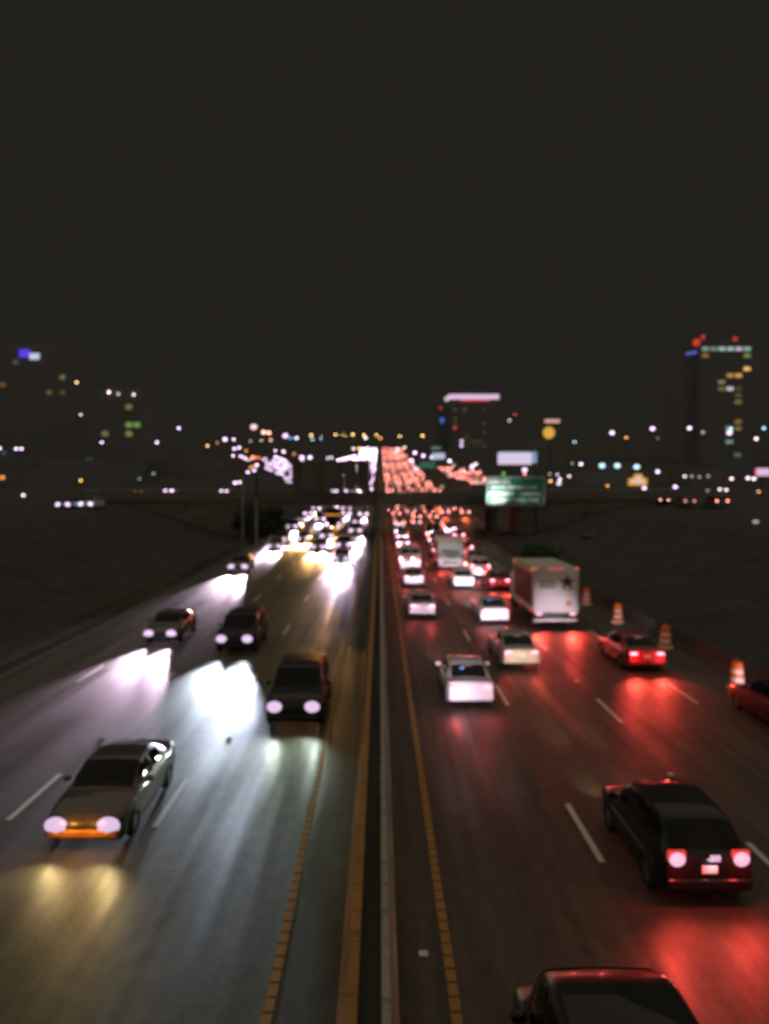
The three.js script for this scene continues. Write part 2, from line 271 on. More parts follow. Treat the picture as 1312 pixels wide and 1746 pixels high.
function shapes(kind) {
  if (cache[kind]) return cache[kind];
  const K = KIND[kind], ts = [], tc = [];
  for (let i = 0; i < K.body.length - 1; i++) for (let k = 0; k < 3; k++) ts.push(K.body[i][0] + (K.body[i + 1][0] - K.body[i][0]) * k / 3); ts.push(1);
  const c0 = K.cabin[0][0], c1 = K.cabin.at(-1)[0]; for (let i = 0; i <= 26; i++) tc.push(c0 + (c1 - c0) * i / 26);
  const S = {};
  S.body = loft(ts.map((t) => (t - 0.5) * K.L), ts.map((t) => { const [d, w, b] = smooth(K.body, t); return bodySec(K.W / 2 * w, b, d); }));
  const ss = [0, 0.07, 0.14, 0.21, 0.28, 0.30, 0.32, 0.34, 0.36, 0.40, 0.45, 0.5]; const full = [...ss, ...ss.slice(0, -1).reverse().map((s) => 1 - s)];
  S.roof = loft(tc.map((t) => (t - 0.5) * K.L), tc.map((t) => full.map((s) => { const q = cabinAt(K, t, s); return [q.x, q.y]; })));
  S.windscreen = patch(K, K.ws[0], K.ws[1], 0.31, 0.69); S.rear = patch(K, K.rw[0], K.rw[1], 0.32, 0.68);
  S.side = K.sw.map(([a, b]) => [patch(K, a, b, 0.05, 0.26, 6, 4), patch(K, a, b, 0.74, 0.95, 6, 4)]);
  const r = K.wheel; S.tyre = new THREE.TorusGeometry(r - 0.085, 0.09, 10, 22).rotateY(Math.PI / 2).scale(1.15, 1, 1);
  S.rim = merged([new THREE.CylinderGeometry(r - 0.12, r - 0.12, 0.12, 18).rotateZ(Math.PI / 2), ...[0, 1, 2, 3, 4].map((k) => box(0.15, (r - 0.1) * 1.9, 0.05).rotateX(k * Math.PI / 5))]);
  S.arch = new THREE.TorusGeometry(r + 0.035, 0.035, 6, 18, Math.PI).rotateY(Math.PI / 2);
  S.lod = merged([S.body, S.roof]);
  S.lodGlass = merged([S.windscreen, S.rear, ...S.side.flat()]);
  const rear = K.L / 2, w = K.W / 2, tx = w * 0.86 - K.tw / 2;
  S.tail = [1, -1].map((s) => rbox(K.tw, K.th, 0.1, s * tx, K.tail, rear - 0.055, 0.05, 3));
  S.bulb = [1, -1].map((s) => new THREE.SphereGeometry(1, 16, 10).scale(K.tw * 0.44, Math.min(K.th * 0.46, 0.14), 0.03).translate(s * tx, K.tail, rear + 0.0));
  S.bulbSmall = [1, -1].map((s) => new THREE.SphereGeometry(1, 10, 8).scale(K.tw * 0.27, Math.min(K.th * 0.36, 0.1), 0.03).translate(s * tx, K.tail, rear));
  S.head = [1, -1].map((s) => new THREE.SphereGeometry(1, 18, 12).scale(0.26, 0.195, 0.09).translate(s * (w * 0.82 - 0.17), K.head + 0.01, -rear + 0.03));
  S.headSmall = [1, -1].map((s) => new THREE.SphereGeometry(1, 14, 10).scale(0.17, 0.075, 0.05).translate(s * (w * 0.82 - 0.16), K.head - 0.03, -rear + 0.06));
  S.headWide = [1, -1].map((s) => new THREE.SphereGeometry(1, 14, 10).scale(0.33, 0.25, 0.09).translate(s * (w * 0.82 - 0.16), K.head, -rear + 0.06));
  S.headBack = [1, -1].map((s) => rbox(0.5, 0.26, 0.18, s * (w * 0.82 - 0.15), K.head, -rear + 0.17, 0.08, 3));
  S.grille = rbox(w * 0.8, 0.16, 0.06, 0, K.head - 0.04, -rear + 0.02, 0.03);
  S.frontBumper = rbox(K.W * 0.88, 0.22, 0.2, 0, 0.42, -rear + 0.06, 0.07, 3);
  S.rearBumper = rbox(K.W * 0.9, 0.24, 0.2, 0, 0.48, rear - 0.06, 0.07, 3);
  S.plate = rbox(0.31, 0.16, 0.02, 0, kind === 'sedan' ? 0.74 : 0.78, rear + 0.012, 0.01);
  S.brake3 = rbox(0.34, 0.035, 0.03, 0, 0, 0, 0.012);
  S.mirror = rbox(0.2, 0.14, 0.12, 0, 0, 0, 0.05, 3);
  S.handle = rbox(0.03, 0.03, 0.18, 0, 0, 0, 0.012);
  return cache[kind] = S;
}
const px2 = (d) => (770 / d) ** 2;               // pixels per square metre at that depth
const boost = (area, d) => clamp(1 + 16 / (area * px2(d)), 1, 40);
function spot(parent, color, intensity, pos, to, angle, penumbra = 1, radius = 3) {
  const l = new THREE.SpotLight(rgb(...color), intensity, 0, angle, penumbra, 2); l.position.set(...pos); l.target.position.set(...to); l.shadow.radius = radius; l.castShadow = true;
  parent.add(l, l.target); return l;
}
/* o: x, d (depth of the end that faces the camera), dir 'out' | 'in', detail 2 near, 1 middle, 0 far; head, tail: strength of its beams */
function vehicle(kind, paintName, label, o) {
  const K = KIND[kind], S = shapes(kind), det = o.detail ?? 1, out = o.dir !== 'in';
  const zc = -(o.d + K.L / 2), y = o.y ?? prof(-zc), slope = o.y === undefined ? Math.atan2(prof(-zc + 2) - prof(-zc - 2), 4) : 0;
  const t = thing(/van/.test(kind) ? 'van' : kind === 'suv' ? 'sport_utility_vehicle' : kind === 'hatch' ? 'hatchback_car' : 'sedan_car', label, /van/.test(kind) ? 'van' : 'car', [o.x, y, zc], (out ? 0 : Math.PI) + (o.turn ?? 0), o.group);
  if (slope) { t.rotation.order = 'YXZ'; t.rotation.x = out ? slope : -slope; }
  const P = PAINT[paintName], rear = K.L / 2, w = K.W / 2;
  if (det === 0) { part(t, 'body', S.lod, P); part(t, 'windows', S.lodGlass, M.glass, null, 'stuff'); }
  else {
    part(t, 'body', S.body, P); part(t, 'roof', S.roof, P);
    part(t, 'windscreen', S.windscreen, M.glass); part(t, 'rear_window', S.rear, M.glass);
    for (const [a, b] of S.side) { part(t, 'side_window', a, M.glass); part(t, 'side_window', b, M.glass); }
    for (const ax of K.axles) for (const s of [1, -1]) {
      const wh = part(t, 'wheel', S.tyre, M.tyre, [s * (w - 0.085), K.wheel, (ax - 0.5) * K.L]); part(wh, 'rim', S.rim, M.rim);
      if (det > 1) part(t, 'wheel_arch', S.arch, M.trim, [s * (w - 0.03), K.wheel, (ax - 0.5) * K.L]);
    }
    const fb = part(t, 'bumper', S.frontBumper, o.bumper ?? P); part(t, 'bumper', S.rearBumper, P);
    part(t, 'grille', S.grille, M.trim); part(t, 'licence_plate', S.plate, M.plate);
    for (const s of [1, -1]) part(t, 'mirror', S.mirror, P, [s * (w + 0.08), K.belt + 0.1, (K.ws[0] + 0.09 - 0.5) * K.L]);
    if (det > 1) {
      for (const [a, b] of K.sw.slice(0, 2)) for (const s of [1, -1]) part(t, 'door_handle', S.handle, P, [s * (w + 0.005), K.belt - 0.08, (b - 0.5) * K.L - 0.15]);
      const wiper = part(t, 'wiper', tube([[-0.6, 0, 0], [-0.1, 0.03, 0.03], [0.25, 0.05, 0.06]], 0.012, 8, 5), M.trim, cabinAt(K, K.ws[0] + 0.004, 0.5).add(new THREE.Vector3(0, 0.02, 0)).toArray());
    }
  }
  const dist = o.d, hc = o.headColor ?? LAV, k = o.glow ?? 1;
  const facing = out ? 'tail' : 'head';
  if (!out || det > 0) S.head.forEach((g, i) => {
    if (det > 0) part(t, 'headlight', S.headBack[i], M.trim);
    part(det > 0 ? t.children.at(-1) : t, det > 0 ? 'lamp' : 'headlight', out ? S.headSmall[i] : dist > 55 ? S.headWide[i] : g, glow(hc, out ? 1 : boost(dist > 55 ? 0.26 : 0.13, dist) * k));
  });
  if (out || det > 0) {
    const tk = o.tailGlow ?? 1;
    S.tail.forEach((g, i) => {
      const far = det === 0, L = part(t, 'tail_light', g, glow(far ? [0.86, 0.13, 0.07] : RED, (out ? boost(K.tw * K.th, dist) : 1) * tk * (far ? 1 : 0.8)));
      if (tk > 0.3) part(L, 'bulb', far ? S.bulbSmall[i] : S.bulb[i], glow(far ? [0.82, 0.36, 0.34] : [0.76, 0.47, 0.66], (out ? boost(K.tw * K.th * 0.5, dist) : 1) * tk));
    });
    if (out && det > 0 && !o.noThird) { const q = cabinAt(K, K.rw[0] + 0.012, 0.5); part(t, 'brake_light', S.brake3, glow([0.8, 0.35, 0.4], 1), [0, q.y - 0.015, q.z + 0.03]); }
  }
  if (o.head) S.head.forEach((g, i) => {
    const s = i ? -1 : 1, xx = s * (w * 0.82 - 0.16), zz = -rear - 0.1, tilt = o.tilt ?? 0.10;
    spot(t, o.beam ?? [1, 0.80, 1.02], o.head, [xx, K.head, zz], [xx + (Array.isArray(o.aim) ? o.aim[i] : o.aim ?? 0), K.head - tilt * 10, zz - 10], o.cone ?? 0.16);
    if (o.spill) spot(t, o.beam ?? [1, 0.80, 1.02], o.spill, [xx, K.head, zz], [xx + (o.aim ?? 0) * 0.6, K.head - 3.2, zz - 10], 0.28);
  });
  if (o.tail) S.tail.forEach((g, i) => {
    const s = i ? -1 : 1, xx = s * (w * 0.86 - K.tw / 2), zz = rear + 0.06;
    spot(t, [1, 0.07, 0.045], o.tail, [xx, K.tail, zz], [xx * 1.05 + (o.tailAim ?? 0), K.tail - (o.tailDrop ?? 2.6), zz + 5], o.tailCone ?? 0.8, 1, 4);
  });
  if (o.far) {                                   // one lamp stands for the pair on cars far away
    if (out) spot(t, [1, 0.16, 0.06], o.far, [0, K.tail, rear + 0.1], [0, K.tail - 2, rear + 5], 0.95, 1, 20);
    else spot(t, o.beam ?? [1, 0.74, 0.98], o.far, [0, K.head, -rear - 0.1], [0, K.head - 1.7, -rear - 10], 0.16, 1, 20);
  }
  if (o.halo) S.tail.forEach((g, i) => { const s = i ? -1 : 1, p = new THREE.PointLight(rgb(1, 0.05, 0.03), o.halo); p.position.set(s * (w * 0.86 - K.tw / 2), K.tail, rear + 0.2); p.shadow.radius = 4; p.castShadow = true; t.add(p); });
  return t;
}

/* --- oncoming traffic on the left */
const IN = { dir: 'in', detail: 2 };
const l1 = vehicle('sedan', 'brown', 'dark car with amber front bumper passing below, nearest on the left side', { ...IN, x: -6.6, d: 16.9, head: 9, tilt: 0.16, cone: 0.9, beam: [1, 0.72, 0.30], bumper: std(0.3, 0.13, 0.03, 0.4) });
for (const s of [1, -1]) { const f = part(l1, 'fog_lamp', new THREE.SphereGeometry(1, 12, 8).scale(0.09, 0.06, 0.03), glow(AMBER), [s * 0.55, 0.46, -2.36 - 0.03]); const p = new THREE.PointLight(rgb(1, 0.4, 0.05), 1.4); p.position.set(s * 0.3, 0.74, -2.64); p.shadow.radius = 3; p.castShadow = true; l1.add(p); }
vehicle('suv', 'black', 'black oncoming car in the inner lane beside the median, headlights on', { ...IN, x: -2.9, d: 25.6, head: 13, cone: 0.85, tilt: 0.2, beam: [0.78, 0.96, 0.80], aim: 2.5 });
vehicle('suv', 'black', 'tall dark sport utility vehicle with bluish headlights in the second oncoming lane', { ...IN, x: -7.1, d: 37.4, head: 850, cone: 0.27, tilt: 0.075, spill: 30, beam: [0.78, 0.88, 1.06] });
vehicle('sedan', 'grey', 'dark car with two small headlights near the left barrier, beside the tall dark vehicle', { ...IN, x: -11.4, d: 39.8, head: 1350, cone: 0.26, tilt: 0.085, spill: 60, beam: [1, 0.72, 1.0] });
vehicle('hatch', 'grey', 'oncoming car alone with round bright headlights in the outer left lane, farther back', { ...IN, detail: 1, x: -13.2, d: 71.5, head: 3000, cone: 0.2, tilt: 0.13, spill: 200, beam: [1, 0.74, 0.98] });
const far = (kind, p, x, d, label, head = 14000, extra = {}) => vehicle(kind, p, label, { dir: 'in', detail: 1, x, d, head: head * 0.2, cone: 0.15, tilt: 0.145, spill: head * 0.07, beam: [1, 0.74, 0.98], ...extra });
far('sedan', 'silver', -12.8, 93, 'oncoming car in the outer left lane behind the lone car, glare before it', 20000);
far('suv', 'grey', -13.2, 101, 'oncoming vehicle close behind another in the outer left lane, its lamps just above', 14000);
far('sedan', 'black', -10.4, 104, 'oncoming car in the third lane on the left, small headlights amid amber road', 12000, { beam: [1, 0.52, 0.16] });
far('suv', 'grey', -14.2, 124, 'pair of headlights of an oncoming vehicle nearest the left barrier below the overpass');
far('sedan', 'silver', -4.0, 79, 'oncoming silver car in the inner left lane with a long white glare before it', 15000);
far('suv', 'blue', -4.4, 93, 'bluish oncoming vehicle second in line in the inner left lane', 10000);
far('sedan', 'grey', -7.4, 92, 'oncoming car in the second left lane before the amber-lit truck', 12000, { beam: [1, 0.56, 0.2] });
far('sedan', 'white', -3.6, 103, 'oncoming white car third in line in the inner left lane', 10000);
far('hatch', 'silver', -7.5, 108, 'oncoming small car right below the truck with amber lamps', 9000);
far('suv', 'white', -3.7, 116, 'oncoming white vehicle in the inner lane just short of the overpass', 12000);
{ // dark truck under the bridge with a row of amber lamps
  const t = thing('delivery_truck', 'dark truck with a row of amber lamps coming under the overpass', 'truck', [-7.6, prof(128), -128], Math.PI);
  part(t, 'cargo_box', rbox(2.5, 2.5, 5.2, 0, 2.2, 1.2, 0.06), PAINT.black); part(t, 'cab', rbox(2.3, 1.7, 1.9, 0, 1.5, -2.4, 0.2, 3), PAINT.black);
  part(t, 'windscreen', rbox(2.0, 0.75, 0.05, 0, 1.85, -3.36, 0.02), M.glass);
  for (const x of [-1, -0.5, 0, 0.5, 1]) part(t, 'marker_lamp', rbox(0.24, 0.14, 0.08, x, 2.55, -3.2, 0.03), glow(AMBER, 3));
  part(t, 'headlight', new THREE.SphereGeometry(0.22, 12, 8).translate(1.0, 1.0, -3.36), glow(LAV, 6)); part(t, 'headlight', new THREE.SphereGeometry(0.22, 12, 8).translate(-1.0, 1.0, -3.36), glow(LAV, 3));
  for (const z of [-2.3, 2.4]) for (const s of [1, -1]) part(t, 'wheel', new THREE.TorusGeometry(0.36, 0.14, 8, 18).rotateY(Math.PI / 2), M.tyre, [s * 1.05, 0.5, z]);
  spot(t, [1, 0.5, 0.12], 1500, [0, 2.2, -3.6], [0, 0.4, -22], 0.22);
}

/* --- traffic going away on the right */
const OUT = { dir: 'out' };
vehicle('minivan', 'black', 'dark van cut off by the bottom edge, coloured lights mirrored on its roof', { ...OUT, detail: 2, x: 2.72, d: 5.5, head: 900, cone: 0.1, tilt: 0.02, beam: [1, 0.76, 1.02] });
const r1 = vehicle('hatch', 'black', 'large black hatchback with glowing red brake lights, lower right', { ...OUT, detail: 2, x: 6.3, d: 14.5, tail: 15, tailCone: 1.0, head: 420, tilt: 0.03, cone: 0.12, spill: 14, beam: [1, 0.72, 0.5], halo: 2.2, noThird: true });
{ const p = new THREE.PointLight(rgb(1, 0.8, 0.9), 0.12); p.position.set(0.05, 0.9, 2.3); p.castShadow = true; r1.add(p); }
part(r1, 'brake_light', rbox(0.2, 0.12, 0.05, 0.1, 1.0, 2.17, 0.02), glow([0.76, 0.47, 0.66], 1));
const r3 = vehicle('sedan', 'white', 'white sedan with a brightly lit boot in the inner right lane', { ...OUT, detail: 2, x: 3.35, d: 28, tail: 2.5, halo: 0.4, head: 190, tilt: 0.06 });
vehicle('sedan', 'silver', 'silver sedan with dark rear window right of the white sedan', { ...OUT, detail: 2, x: 6.3, d: 34, tail: 3, halo: 0.3, head: 300, tilt: 0.03 });
vehicle('sedan', 'red', 'low red car glowing with brake lights beside the orange drums', { ...OUT, detail: 2, x: 11.75, d: 33.6, tail: 40, tailDrop: 1.7, tailAim: -0.4, tailCone: 0.55, head: 75, tilt: -0.06, cone: 0.36, aim: [3.2, -2.4], tailGlow: 1.1, halo: 1.6 });
const r5 = vehicle('sedan', 'white', 'white sedan with a blue glint in its rear window beside the box truck', { ...OUT, detail: 2, x: 6.85, d: 45.5, tail: 3, halo: 0.4, head: 500, tilt: 0.07, cone: 0.2, beam: [0.7, 0.92, 1.1] });
vehicle('sedan', 'silver', 'silver sedan in the inner right lane, seen past the white sedan', { ...OUT, detail: 2, x: 2.65, d: 47.5, tail: 2.5, halo: 0.4, head: 190, tilt: 0.06 });
vehicle('sedan', 'white', 'pale sedan in the middle right lane with a bluish-lit bumper', { ...OUT, x: 6.7, d: 61, tail: 4, halo: 0.5, head: 150, tilt: 0.03, beam: [0.8, 0.95, 1.1] });
vehicle('sedan', 'silver', 'small silver sedan in the inner right lane behind the white van', { ...OUT, x: 2.75, d: 62, tail: 4, halo: 0.5, head: 150, tilt: 0.03 });
vehicle('van', 'white', 'white van filling the inner right lane ahead of the sedans', { ...OUT, x: 2.9, d: 73, tail: 6, halo: 0.8, head: 150, tilt: 0.03 });
for (const [t, c] of [[r3, [0.06, 0.2, 0.7]], [r5, [0.05, 0.06, 0.75]]]) { const q = cabinAt(KIND.sedan, 0.765, 0.56); part(t, 'blue_lamp', rbox(0.16, 0.1, 0.05, 0, 0, 0, 0.02), glow(c, 1.2), [q.x, q.y + 0.03, q.z + 0.02]); }
/* the box trucks */
function boxTruck(label, x, d, L, W, H, y0, star) {
  const t = thing('box_truck', label, 'truck', [x, prof(d + L / 2), -(d + L / 2)]), r = L / 2, white = std(0.72, 0.66, 0.60, 0.5);
  const bx = part(t, 'cargo_box', rbox(W, H - y0, L - 2.2, 0, (H + y0) / 2, 1.1, 0.05, 3), white);
  part(t, 'rear_door', box(W - 0.24, H - y0 - 0.4, 0.03, 0, (H + y0) / 2 - 0.02, r + 0.016), white);
  for (let k = 0; k < 5; k++) part(bx, 'door_panel', rbox(W - 0.3, (H - y0 - 0.5) / 5 - 0.02, 0.02, 0, y0 + 0.24 + (k + 0.5) * (H - y0 - 0.5) / 5, r + 0.04, 0.008, 1), white);
  for (const s of [1, -1]) part(t, 'corner_post', rbox(0.1, H - y0, 0.06, s * (W / 2 - 0.06), (H + y0) / 2, r + 0.03, 0.02, 1), std(0.66, 0.58, 0.48, 0.45));
  part(t, 'side_rail', rbox(0.05, 0.1, L - 2.4, -W / 2 - 0.01, H - 0.1, 1.1, 0.02), std(0.5, 0.25, 0.14, 0.5));
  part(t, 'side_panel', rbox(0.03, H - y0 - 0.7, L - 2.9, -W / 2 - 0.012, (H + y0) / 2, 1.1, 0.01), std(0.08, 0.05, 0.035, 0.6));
  part(t, 'cab', rbox(W * 0.9, 1.9, 2.1, 0, 1.55, -r + 1.0, 0.2, 3), white); part(t, 'chassis', box(W * 0.5, 0.25, L - 0.6, 0, y0 - 0.2, 0.1), M.trim);
  part(t, 'bumper', rbox(W * 0.96, 0.16, 0.12, 0, 0.52, r - 0.02, 0.04), M.reflective);
  for (const z of [-r + 1.2, r - 1.6]) for (const s of [1, -1]) part(t, 'wheel', new THREE.TorusGeometry(0.33, 0.14, 10, 20).rotateY(Math.PI / 2).scale(1.4, 1, 1), M.tyre, [s * (W / 2 - 0.25), 0.48, z]);
  for (const s of [1, -1]) part(t, 'mudflap', box(0.55, 0.5, 0.02, s * (W / 2 - 0.35), 0.42, r - 0.9), M.rubber);
  for (const s of [1, -1]) { const q = part(t, 'tail_light', rbox(0.46, 0.18, 0.06, s * (W / 2 - 0.35), y0 - 0.06, r + 0.02, 0.04), glow(RED, 1)); part(q, 'bulb', new THREE.SphereGeometry(1, 12, 8).scale(0.2, 0.09, 0.03).translate(s * (W / 2 - 0.35), y0 - 0.06, r + 0.06), glow([0.76, 0.47, 0.66], 1.5)); }
  for (const xx of [-0.28, 0, 0.28]) part(t, 'marker_lamp', rbox(0.17, 0.07, 0.05, xx, H - 0.05, r + 0.06, 0.02), glow([0.8, 0.1, 0.1], 1.3));
  for (const s of [1, -1]) part(t, 'marker_lamp', rbox(0.15, 0.09, 0.06, s * (W / 2 - 0.1), H - 0.05, r + 0.06, 0.02), glow([0.85, 0.12, 0.07], 1.3));
  for (const z of [r - 0.3, -r + 2.4]) part(t, 'marker_lamp', rbox(0.05, 0.14, 0.2, -W / 2 - 0.03, H - 0.12, z, 0.02), glow(AMBER, 1.4));
  for (const z of [r - 0.6, 0.5]) part(t, 'marker_lamp', rbox(0.05, 0.14, 0.24, -W / 2 - 0.03, y0 + 0.1, z, 0.02), glow(RED, 1.3));
  for (const s of [1, -1]) spot(t, [1, 0.07, 0.045], star ? 42 : 20, [s * (W / 2 - 0.35), y0 - 0.1, r + 0.14], [s * 0.8, -1.2, r + 5], 0.9, 1, 4);
  return t;
}
const bt = boxTruck('tall white box truck with a dark star on its rear door', 10.1, 44, 8.6, 2.62, 3.55, 0.95, true);
{
  const s = new THREE.Shape(); for (let i = 0; i < 10; i++) { const a = Math.PI / 2 + i * Math.PI / 5, q = i % 2 ? 0.19 : 0.48; s[i ? 'lineTo' : 'moveTo'](q * Math.cos(a), q * Math.sin(a)); }
  part(bt, 'star_emblem', new THREE.ExtrudeGeometry(s, { depth: 0.012, bevelEnabled: false }), std(0.01, 0.03, 0.025, 0.5), [0.62, 2.72, 4.352]);
  part(bt, 'emblem', rbox(0.5, 0.05, 0.012, 0.62, 2.3, 4.356, 0.004), std(0.1, 0.12, 0.09, 0.5)); part(bt, 'emblem', rbox(0.3, 0.34, 0.012, 0.72, 1.5, 4.356, 0.1), std(0.6, 0.24, 0.04, 0.5));
  part(bt, 'emblem', rbox(0.9, 0.5, 0.012, -0.5, 2.6, 4.356, 0.02), std(0.36, 0.35, 0.28, 0.5));
}
boxTruck('small white box truck in the middle right lane beside the white van', 6.75, 73.5, 6.4, 2.45, 3.15, 0.85, false);
const brake = (kind, p, x, d, label, extra = {}) => vehicle(kind, p, label, { dir: 'out', detail: 1, x, d, tail: 14, halo: 0.9, head: 130, tilt: 0.03, ...extra });
brake('sedan', 'red', 9.4, 60, 'red-lit car ahead of the tall box truck in the outer right lane');
brake('suv', 'white', 8.9, 68, 'pale vehicle with wide white-hot brake lights left of the tall box truck', { headColor: LAV });
brake('sedan', 'grey', 9.8, 78, 'car with brake lights in the outer right lane, level with the small box truck');
brake('suv', 'red', 9.7, 87, 'reddish vehicle in the outer right lane just past the small box truck');
brake('sedan', 'silver', 6.7, 86, 'silver car half hidden ahead of the small box truck');
brake('sedan', 'grey', 3.1, 85, 'car half hidden ahead of the white van in the inner right lane');
brake('suv', 'black', 7.0, 97, 'dark tall vehicle in the middle right lane before the overpass');
brake('sedan', 'silver', 10.3, 96, 'silver car in the outer right lane, fourth past the tall box truck');
brake('sedan', 'white', 2.9, 95, 'white car in the inner right lane before the overpass');
brake('van', 'black', 7.4, 108, 'black van just before the overpass on the right');
brake('sedan', 'silver', 3.1, 105, 'silver car in the inner right lane nearer the overpass');
brake('hatch', 'red', 10.9, 106, 'small red car by the right barrier before the overpass');
brake('sedan', 'grey', 3.0, 114, 'grey car in the inner right lane just entering the overpass');
brake('suv', 'silver', 10.6, 116, 'silver vehicle by the right barrier entering the overpass');
/* car parked on the right shoulder, cut off by the frame */
vehicle('sedan', 'black', 'dark parked car beyond the shoulder, cut off by the right edge', { ...OUT, detail: 2, x: 14.0, d: 24.2, noThird: true, tailGlow: 0.2, head: 11, tilt: 0, cone: 0.4 });

/* --- the queue under and beyond the overpass */
const kinds = ['sedan', 'suv', 'sedan', 'hatch', 'van', 'sedan'], paints = ['silver', 'white', 'black', 'grey', 'red', 'white', 'blue', 'gold'];
let n = 0;
const lanesOut = [[3.0, 'inner lane'], [6.65, 'second lane'], [10.3, 'third lane'], [13.6, 'fourth lane'], [17.4, 'rightmost lane']], lanesIn = [[-3.6, 'inner lane'], [-7.2, 'second lane'], [-10.9, 'third lane'], [-14.4, 'outermost lane']];
const stretch = (d) => d < 165 ? 'just beyond the overpass' : d < 300 ? 'low on the far hill' : d < 480 ? 'halfway up the far hill' : 'near the top of the far hill';
for (const [x, where] of lanesOut) for (let d = rr(127, 134); d < 700; d += rr(9, 14) * (1 + d / 1000)) {
  if (x > 11 && d < 150) continue; n++;
  vehicle(kinds[n % 6], paints[(n * 5) % 8], 'red-lit car in the ' + where + ' of the queue ' + stretch(d), { dir: 'out', detail: 0, x: x + rr(-0.4, 0.4), d, group: 'cars queuing up the far hill with brake lights on', tailGlow: 1.2, far: d < 430 && n % 2 ? 60 : 0 });
}
for (const [x, where] of lanesIn) for (let d = rr(132, 146); d < 700; d += rr(10, 16) * (1 + d / 900)) {
  n++; vehicle(kinds[n % 6], paints[(n * 3) % 8], 'car with white headlights in the ' + where + ' ' + stretch(d), { dir: 'in', detail: 0, x: x + rr(-0.4, 0.4), d, group: 'cars coming down the far hill with headlights on', glow: 1.15, far: d < 430 && (n % 2 || d < 200) ? (d < 200 ? 700 : 600) : 0, beam: (n % 2) ? [1, 0.74, 0.98] : [1, 0.58, 0.22] });
}
const sideCar = (kind, p, dir, px, py, label, extra = {}) => { const h = hit(px, py); if (!h) { console.log('no ground at', px, py); return; } return vehicle(kind, p, label, { dir, detail: 0, x: h[0], d: -h[2] - 2, y: h[1], ...extra }); };
for (const [px, py, g] of [[752, 800], [765, 806], [776, 797], [782, 810], [790, 803], [800, 812], [806, 803], [815, 812], [822, 808], [768, 815], [785, 819], [797, 822], [812, 824], [824, 820], [759, 808], [803, 818], [771, 801], [788, 808], [795, 808], [806, 809], [810, 818], [818, 822], [790, 816], [780, 815], [772, 811], [763, 802], [820, 828], [808, 828], [826, 826], [757, 803]])
  sideCar(kinds[n++ % 6], paints[n % 8], 'out', px, py, 'car with red brake lights on the ' + (px < 775 ? 'left' : px < 803 ? 'middle' : 'right') + ' part of the ramp, ' + (py < 808 ? 'upper' : 'lower') + ' row', { group: 'cars on the ramp beyond the overpass', turn: -0.25, tailGlow: 1.4, far: n % 3 === 0 ? 40 : 0 });
for (const [px, py] of [[451, 785], [467, 786], [462, 796], [474, 792], [484, 797], [478, 806], [490, 808], [468, 808], [489, 820], [456, 800], [484, 787], [493, 798], [471, 797], [477, 790], [466, 790], [481, 801], [487, 803], [473, 802], [492, 806], [493, 814], [486, 814], [481, 811], [474, 810], [460, 804], [456, 792], [488, 795], [470, 782], [478, 784], [492, 824], [488, 792]])
  sideCar(kinds[n++ % 6], paints[n % 8], 'in', px, py, 'car with bright headlights on the hillside left of the dark sign, ' + (py < 790 ? 'top' : py < 804 ? 'middle' : 'bottom') + ' of the bunch', { group: 'cars bunched on the hillside left of the dark sign', glow: 0.85, turn: 0.2 });

for (const [px, py] of [[592, 783], [599, 781], [606, 780], [613, 779], [620, 778], [627, 778], [634, 777], [604, 784], [612, 783], [619, 783], [626, 783], [633, 782], [585, 785], [579, 787]])
  sideCar(kinds[n++ % 6], paints[n % 8], 'in', px, py, 'car with bright headlights in the white glare over the ' + (px < 605 ? 'middle' : 'right end') + ' of the dark sign', { group: 'cars coming over the hill above the dark sign', glow: 1.5 });
/* --- cars on the side roads */
sideCar('sedan', 'grey', 'in', 118, 868, 'car with two headlights at far left, lower one of the group beyond the barrier', { glow: 1.2 });
sideCar('suv', 'silver', 'in', 152, 856, 'bright car at far left, upper one of the group beyond the barrier', { glow: 1.5, headColor: LAV });
sideCar('sedan', 'white', 'in', 156, 867, 'car with bluish headlights at far left beside the lower one', { glow: 1.3, headColor: [0.62, 0.6, 0.8] });
sideCar('suv', 'grey', 'in', 292, 843, 'lone car with very bright headlights on the left side road', { glow: 1.6 });
sideCar('sedan', 'gold', 'in', 241, 845, 'car with dull amber lamps on the left side road, left of the lone bright car', { headColor: AMBER, glow: 0.7 });
sideCar('sedan', 'grey', 'in', 385, 842, 'car with two headlights near the left end of the overpass', { glow: 1.2 });
sideCar('sedan', 'black', 'out', 1125, 862, 'car with two red tail lights on the right side road, nearest the yellow sign', {});
sideCar('hatch', 'grey', 'out', 1167, 866, 'car with one dim red tail light between two others on the right side road', { tailGlow: 0.5 });
sideCar('suv', 'grey', 'out', 1221, 868, 'car with bright red tail lights on the right side road, farthest right', { tailGlow: 1.3 });

